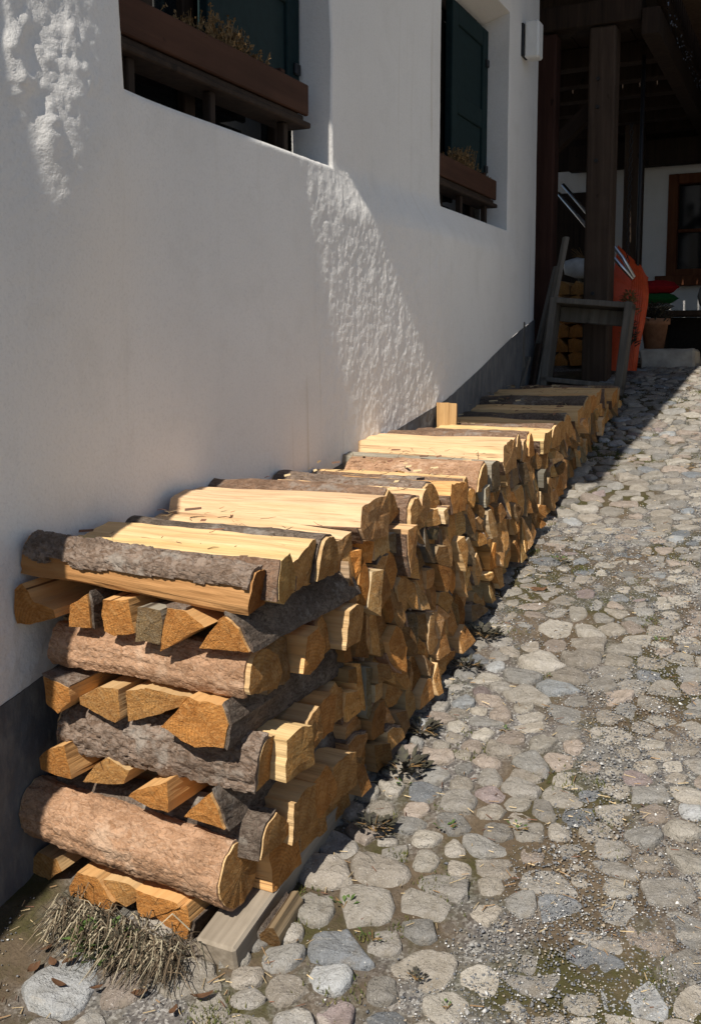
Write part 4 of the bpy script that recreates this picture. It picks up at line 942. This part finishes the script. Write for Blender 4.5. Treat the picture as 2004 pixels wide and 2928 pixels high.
for k in range(30): bp(MB().box(.64, .662, 6.34+k*.107, 6.41+k*.107, 3.44, 4.15), 'baluster')
bp(MB().tube([(.24, 6.45, 2.75), (-.02, 6.9, 2.35)], .0, 4) if 0 else MB().box(-.6, .66, 9.42, 9.55, 2.93, 3.16), 'rear_beam')
# diagonal brace between the posts
br = MB().box(-.045, .045, -.05, .05, -.24, .24).build('brace', M['darkwood'], None); br.location = (.10, 6.52, 2.70); br.rotation_euler = (0, radians(48), 0); tag(br, 'dark diagonal brace running up to the thick bolted post', 'brace')
# string of lights along the balcony edge
sl = empty('string_lights', (.68, 7.5, 3.3)); tag(sl, 'string of small clear lights along the balcony edge', 'lights')
rg = random.Random(2); pts = [(.690, 6.35+k*.08, 3.30+.03*math.sin(k*1.7)+rg.uniform(-.02, .02)) for k in range(38)]
o = MB().tube(pts, .003, 4).build('cable', M['black'], sl); o.location = (-.68, -7.5, -3.3)
mb = MB()
for p in pts:
    for i in range(2): q = (p[0]+.008, p[1]+rg.uniform(-.04, .04), p[2]+rg.uniform(-.05, .05)); mb.lathe(q[0], q[1], [(.001, q[2]-.006), (.0045, q[2]-.001), (.003, q[2]+.005)], 5)
o = mb.build('bulbs', M['bulb'], sl); o.location = (-.68, -7.5, -3.3); o['kind'] = 'stuff'
# rear house closing the yard
RH = empty('rear_house', (0, 10, 1.2)); tag(RH, 'white rear house wall with brown framed window under the balcony', 'house')
def rp(mb, name, mat, par=None):
    o = mb.build(name, mat, par or RH)
    if par is None: o.location = (0, -10, -1.2)
    return o
YW = 9.6; wx0, wx1, wz0, wz1 = .30, 1.25, 1.93, 2.86
for (a, b, c, d) in ((-4, wx0, .8, 2.96), (wx1, 2.6, .8, 2.96), (wx0, wx1, .8, wz0), (wx0, wx1, wz1, 2.96)): rp(MB().box(a, b, YW, YW+.35, c, d, .0005), 'wall', M['plaster'])
for k in range(10): rp(MB().box(-4, 2.6, YW-.02, YW+.3, 2.965+k*.22, 2.965+k*.22+.215, .006), 'cladding_board', M['darkwood'])
w_ = rp(MB().box(wx0, wx0+.09, YW-.03, YW+.12, wz0, wz1).box(wx1-.09, wx1, YW-.03, YW+.12, wz0, wz1).box(wx0+.09, wx1-.09, YW-.03, YW+.12, wz1-.09, wz1).box(wx0+.09, wx1-.09, YW-.03, YW+.12, wz0, wz0+.06), 'window', M['winwood'])
rp(MB().box(wx0+.09, wx1-.09, YW+.06, YW+.065, wz0+.06, wz1-.09, .001), 'pane', M['glass'], w_)
rp(MB().box(.72, .76, YW+.02, YW+.058, wz0+.06, wz1-.09), 'mullion', M['winwood'], w_); rp(MB().box(wx0+.09, .72, YW+.02, YW+.058, 2.33, 2.36), 'glazing_bar', M['winwood'], w_)
rp(MB().box(.56, .72, YW+.066, YW+.072, wz0+.06, 2.32, .001), 'curtain', M['curtain'], w_)
rp(MB().box(wx0-.085, wx1+.08, YW-.12, YW-.002, wz0-.095, wz0-.003), 'sill', M['winwood'], w_)
rp(MB().box(1.78, 4.5, 5.9, YW-.002, .8, 6.5, .0005), 'added_sky_screen', M['plaster'])  # unseen block added to cut sky light and darken the yard
rp(MB().box(-1.0, -.30, YW-.03, YW-.002, 1.15, 2.75), 'door', M['darkwood']); rp(MB().box(-.31, -.27, YW-.034, YW-.001, 1.15, 2.80), 'door_frame', M['greywood'])
rp(MB().box(.72, 1.775, 6.35, YW-.05, 3.50, 3.58), 'added_shade_slab', M['roof'])  # slab added over the yard to keep sky light off the rear wall
RF = [(-4, 6.85), (1.7, 6.85), (1.7, 12), (-4, 12)]
n = 4; o = link('roof', mesh('roof', [(x, y, 4.9) for x, y in RF]+[(x, y, 4.98) for x, y in RF], [(3, 2, 1, 0), (4, 5, 6, 7), (0, 1, 5, 4), (1, 2, 6, 5), (2, 3, 7, 6), (3, 0, 4, 7)]), RH, [M['roof']]); o.location = (0, -10, -1.2)
# weathered open box leaning on its side
cr = empty('wooden_frame', (.315, 5.92, 1.02)); tag(cr, 'grey weathered open wooden frame standing on edge behind the pile', 'frame')
W_, H_ = .49, .55
MB().box(-W_/2, W_/2, 0, .2, H_-.035, H_).build('top_board', M['greywood'], cr); MB().box(-W_/2, W_/2, 0, .2, 0.03, .06).build('bottom_board', M['greywood'], cr)
MB().box(-W_/2, -W_/2+.04, 0, .2, .0, H_-.031).build('side_board', M['greywood'], cr); MB().box(W_/2-.045, W_/2, -.004, .196, -.01, H_+.004).build('side_board', M['greywood'], cr)
MB().box(-W_/2+.042, W_/2-.047, .16, .195, H_-.13, H_-.037).build('back_batten', M['greywood'], cr)
cr.rotation_euler = (radians(-5), radians(5), radians(3))
def plank(p0, p1, w, t, lab, mat=M['greywood'], seed=0):
    p0, p1 = Vector(p0), Vector(p1); L = (p1-p0).length; o = MB().box(-w/2, w/2, -t/2, t/2, 0, L, .004).build('plank', mat)
    o.location = p0; d = (p1-p0).normalized(); o.rotation_mode = 'QUATERNION'; o.rotation_quaternion = d.to_track_quat('Z', 'Y'); tag(o, lab, 'plank', 'old planks leaning in the corner')
plank((.04, 5.93, .96), (.19, 6.02, 1.95), .052, .03, 'longest grey plank leaning left of the wooden frame')
plank((-.03, 5.98, .97), (.115, 6.10, 1.78), .045, .025, 'shorter plank leaning between the wall and the longest plank')
plank((.005, 5.74, .92), (-.012, 5.78, 1.43), .042, .03, 'short upright grey stake in front of the leaning planks')
plank((-.02, 5.62, .90), (.03, 5.80, 1.22), .035, .02, 'lowest thin plank beside the grey wall foot')
plank((.02, 5.86, .94), (.06, 5.92, 1.30), .04, .02, 'dark plank behind the short upright stake', M['darkwood'])
# wood stacked below the balcony
k = 0
for r in range(6):
    for c in range(3):
        k += 1; rg = random.Random(k*7); w, h = .105, .098; x = -.10+c*.112+.06; z = 1.145+r*.10; s = [(-w/2, 0), (w/2*rg.uniform(.6, 1), 0), (w/2, h*rg.uniform(.4, 1)), (rg.uniform(-.02, .02), h), (-w/2, h*rg.uniform(.3, .9))]
        log(s, [0]*5, .5, (x, 7.15+rg.uniform(-.02, .02), z), (0, 0, pi/2), 1000+k, .03, 4, .003, TAN() if r > 3 else ORG(), None, '%s log from the left, %s row up, small stack behind the bolted post' % (ordn(c+1), ordn(r+1)), 'small stack behind the posts')
bag = MB(); n = 12
pr = [(.001, -.19), (.05, -.18), (.075, -.10), (.07, 0), (.08, .10), (.055, .18), (.001, .2)]
b0 = MB().lathe(0, 0, pr, 14); P = np.array(b0.v); P += .012*np.stack([fbm(P[:, 0]*14+k, P[:, 1]*14, P[:, 2]*14, s=k, o=2) for k in range(3)], 1)
o = link('plastic_bundle', mesh('plastic_bundle', P, b0.f, smooth=True), None, [M['plastic']], (.13, 7.05, 1.83), (0, radians(96), .1)); tag(o, 'crumpled whitish plastic bundle lying on the small wood stack', 'bundle')
pt = MB().lathe(0, 0, [(.055, 0), (.075, .15), (.08, .15), (.08, .17), (.066, .17), (.06, .13)], 18).build('flower_pot', M['greycloth'], None, True); pt.location = (.03, 7.35, 1.755); tag(pt, 'grey flower pot on the small wood stack behind the plank', 'pot')
mb = MB(); rg = random.Random(9)
for q in range(50): a = rg.uniform(0, 6.28); mb.tube([(.03, 7.35, 1.90), (.03+cos(a)*.04, 7.35+sin(a)*.04, 1.94), (.03+cos(a)*.11, 7.35+sin(a)*.1, 1.93+rg.uniform(0, .08))], [.002, .0015, .001], 3, False)
tag(mb.build('withered_plant', M['dry']), 'withered brown plant in the grey pot on the small stack', 'plant')
# orange snow scoop with a tubular handle
so = empty('snow_scoop', (.47, 6.66, 1.12)); tag(so, 'orange plastic snow scoop with aluminium handle leaning by the bolted post', 'snow scoop')
prof = [(-.02, .0), (-.015, .15), (.0, .32), (.015, .44), (.04, .52), (.08, .58), (.14, .635), (.20, .68)]
us = np.linspace(0, 1, 33); V = []
for side in (0, 1):
    for (dy, dz) in prof:
        t = dz/.68; xl = -.10-.02*t; xr = .055+.055*sstep(0, .7, t)-.03*sstep(.75, 1, t)
        for u in us: V.append((xl+(xr-xl)*u, dy-.003*(u > .55)*(math.cos(u*2*pi*16) > .2)+.006*side+.05*sstep(.86, 1, u)**2, dz+.17*(1-u)**1.2*t**2.5-.05*t**6*sstep(.75, 1, u)))
nn = len(us); npf = len(prof); F = [tuple(q) for q in grid_faces(npf, nn)]+[tuple(q[::-1]) for q in grid_faces(npf, nn, npf*nn)]
link('scoop_pan', mesh('scoop_pan', V, F), so, [M['orange']])
for dx, dz in ((0, 0), (.03, .055)):
    o = MB().tube([(.03+dx*.2, -.06, .60+dz*.2), (-.06+dx*.6, -.055, .70+dz*.8), (-.30+dx, .0, .97+dz), (-.50+dx, .04, 1.20+dz)], .013, 10).build('handle_tube', M['metal'], so, True)
# chain and pipe between the posts
hc = empty('hanging_chain', (.44, 6.75, 2.3)); tag(hc, 'thin dark wire lattice hanging beside the bolted post', 'wire'); mb = MB()
for s in (0, 1):
    mb.tube([((.012 if (k+s) % 2 else -.012)-.005, 0, .45-k*.06) for k in range(20)], .0035, 4)
mb.build('wire', M['black'], hc)
pp = MB().tube([(.487, 6.85, 3.2), (.487, 6.85, 2.3), (.478, 6.85, 1.15)], .014, 8).build('drain_pipe', M['black'], None, True); tag(pp, 'thin dark pipe running down beside the wire lattice', 'pipe')
# step, pot, bench, cushions
def lumpy(name, mb, mat, amp, lab, cat, sub=3):
    import bmesh
    o = mb.build(name, mat); bm = bmesh.new(); bm.from_mesh(o.data); bmesh.ops.subdivide_edges(bm, edges=bm.edges, cuts=sub, use_grid_fill=True)
    for v in bm.verts: n_ = [float(fbm(v.co.x*7+q*3, v.co.y*7, v.co.z*7, s=q, o=3)) for q in range(3)]; v.co += Vector(n_)*amp
    bm.to_mesh(o.data); bm.free(); tag(o, lab, cat); return o
lumpy('stone_step', MB().box(.50, .86, 6.95, 7.35, 1.10, 1.262, .015), M['concrete'], .012, 'rough stone step block under the terracotta pot', 'step')
po = empty('terracotta_pot', (.565, 7.16, 1.262)); tag(po, 'terracotta pot with dried plant on the stone step', 'pot')
MB().lathe(0, 0, [(.066, 0), (.092, .17), (.105, .172), (.106, .215), (.09, .215), (.085, .18)], 22).build('pot', M['terra'], po, True); MB().lathe(0, 0, [(.08, .18), (.085, .195)], 14).build('soil', M['room'], po)
def bushy(x, y, z, rx, rz, n, mat, lab, seed, name='bushy_plant'):
    rng = random.Random(seed); mb = MB()
    for k in range(n):
        a, b = rng.uniform(0, 6.28), rng.uniform(-.2, 1.4); q = rng.random()**.5; c = (x+cos(a)*cos(b)*rx*q, y+sin(a)*cos(b)*rx*q, z+sin(b)*rz*q); leafquad(mb, c, (cos(a), sin(a), .4), .035, .008, .3)
    for k in range(14): a = rng.uniform(0, 6.28); mb.tube([(x, y, z-.02), (x+cos(a)*rx*.6, y+sin(a)*rx*.6, z+rz*.7)], .0015, 3, False)
    tag(mb.build(name, mat), lab, 'plant', None)
bushy(.565, 7.16, 1.47, .13, .12, 260, M['purple'], 'greenish dried plant in the terracotta pot', 4)
bushy(.50, 6.48, 1.50, .07, .14, 200, M['dry'], 'withered brown plant beside the orange scoop', 6)
bushy(.51, 6.50, 1.30, .06, .14, 160, M['purple'], 'dark trailing plant below the withered one', 7)
bn = empty('bench', (1.0, 7.95, 1.15)); tag(bn, 'dark wooden bench against the rear wall', 'bench')
MB().box(-.62, .65, -.22, .22, .36, .40).build('seat', M['darkwood'], bn)
for x in (-.48, .5):
    for y in (-.17, .17): MB().box(x-.03, x+.03, y-.03, y+.03, 0, .36).build('leg', M['darkwood'], bn)
MB().box(-.45, .47, .10, .13, .02, .355).build('back_panel', M['room'], bn)
def cushion(x, y, z, s, h, mat, lab):
    n = 11; u = np.linspace(-1, 1, n); U, W = np.meshgrid(u, u, indexing='ij'); prf = np.maximum(0, (1-U**4)*(1-W**4))**.5; k = 1-.10*(np.abs(U)*(1-np.abs(W))+np.abs(W)*(1-np.abs(U)))
    v = np.concatenate([np.stack([U*s*k, W*s*k, sg*h*prf+.004*vn(U*3, W*3, s=int(z*50))], 2).reshape(-1, 3) for sg in (1, -1)])
    f = [tuple(q) for q in grid_faces(n, n)]+[tuple(q[::-1]) for q in grid_faces(n, n, n*n)]; o = link('cushion', mesh('cushion', v, f, smooth=True), None, [mat], (x, y, z), (0, 0, .2)); tag(o, lab, 'cushion', 'cushions piled on the bench')
cushion(.46, 7.85, 1.73, .17, .052, M['red'], 'red cushion on top of the cushion pile'); cushion(.46, 7.85, 1.645, .17, .042, M['green'], 'green cushion under the red one'); cushion(.44, 7.85, 1.582, .16, .03, M['greycloth'], 'grey flat cushion at the bottom of the pile')
tag(MB().lathe(.865, 7.9, [(.05, 1.552), (.085, 1.60), (.10, 1.66), (.085, 1.72), (.05, 1.75), (.045, 1.765)], 20).build('round_jar', M['greycloth'], None, True), 'round grey jar on the dark bench', 'jar')
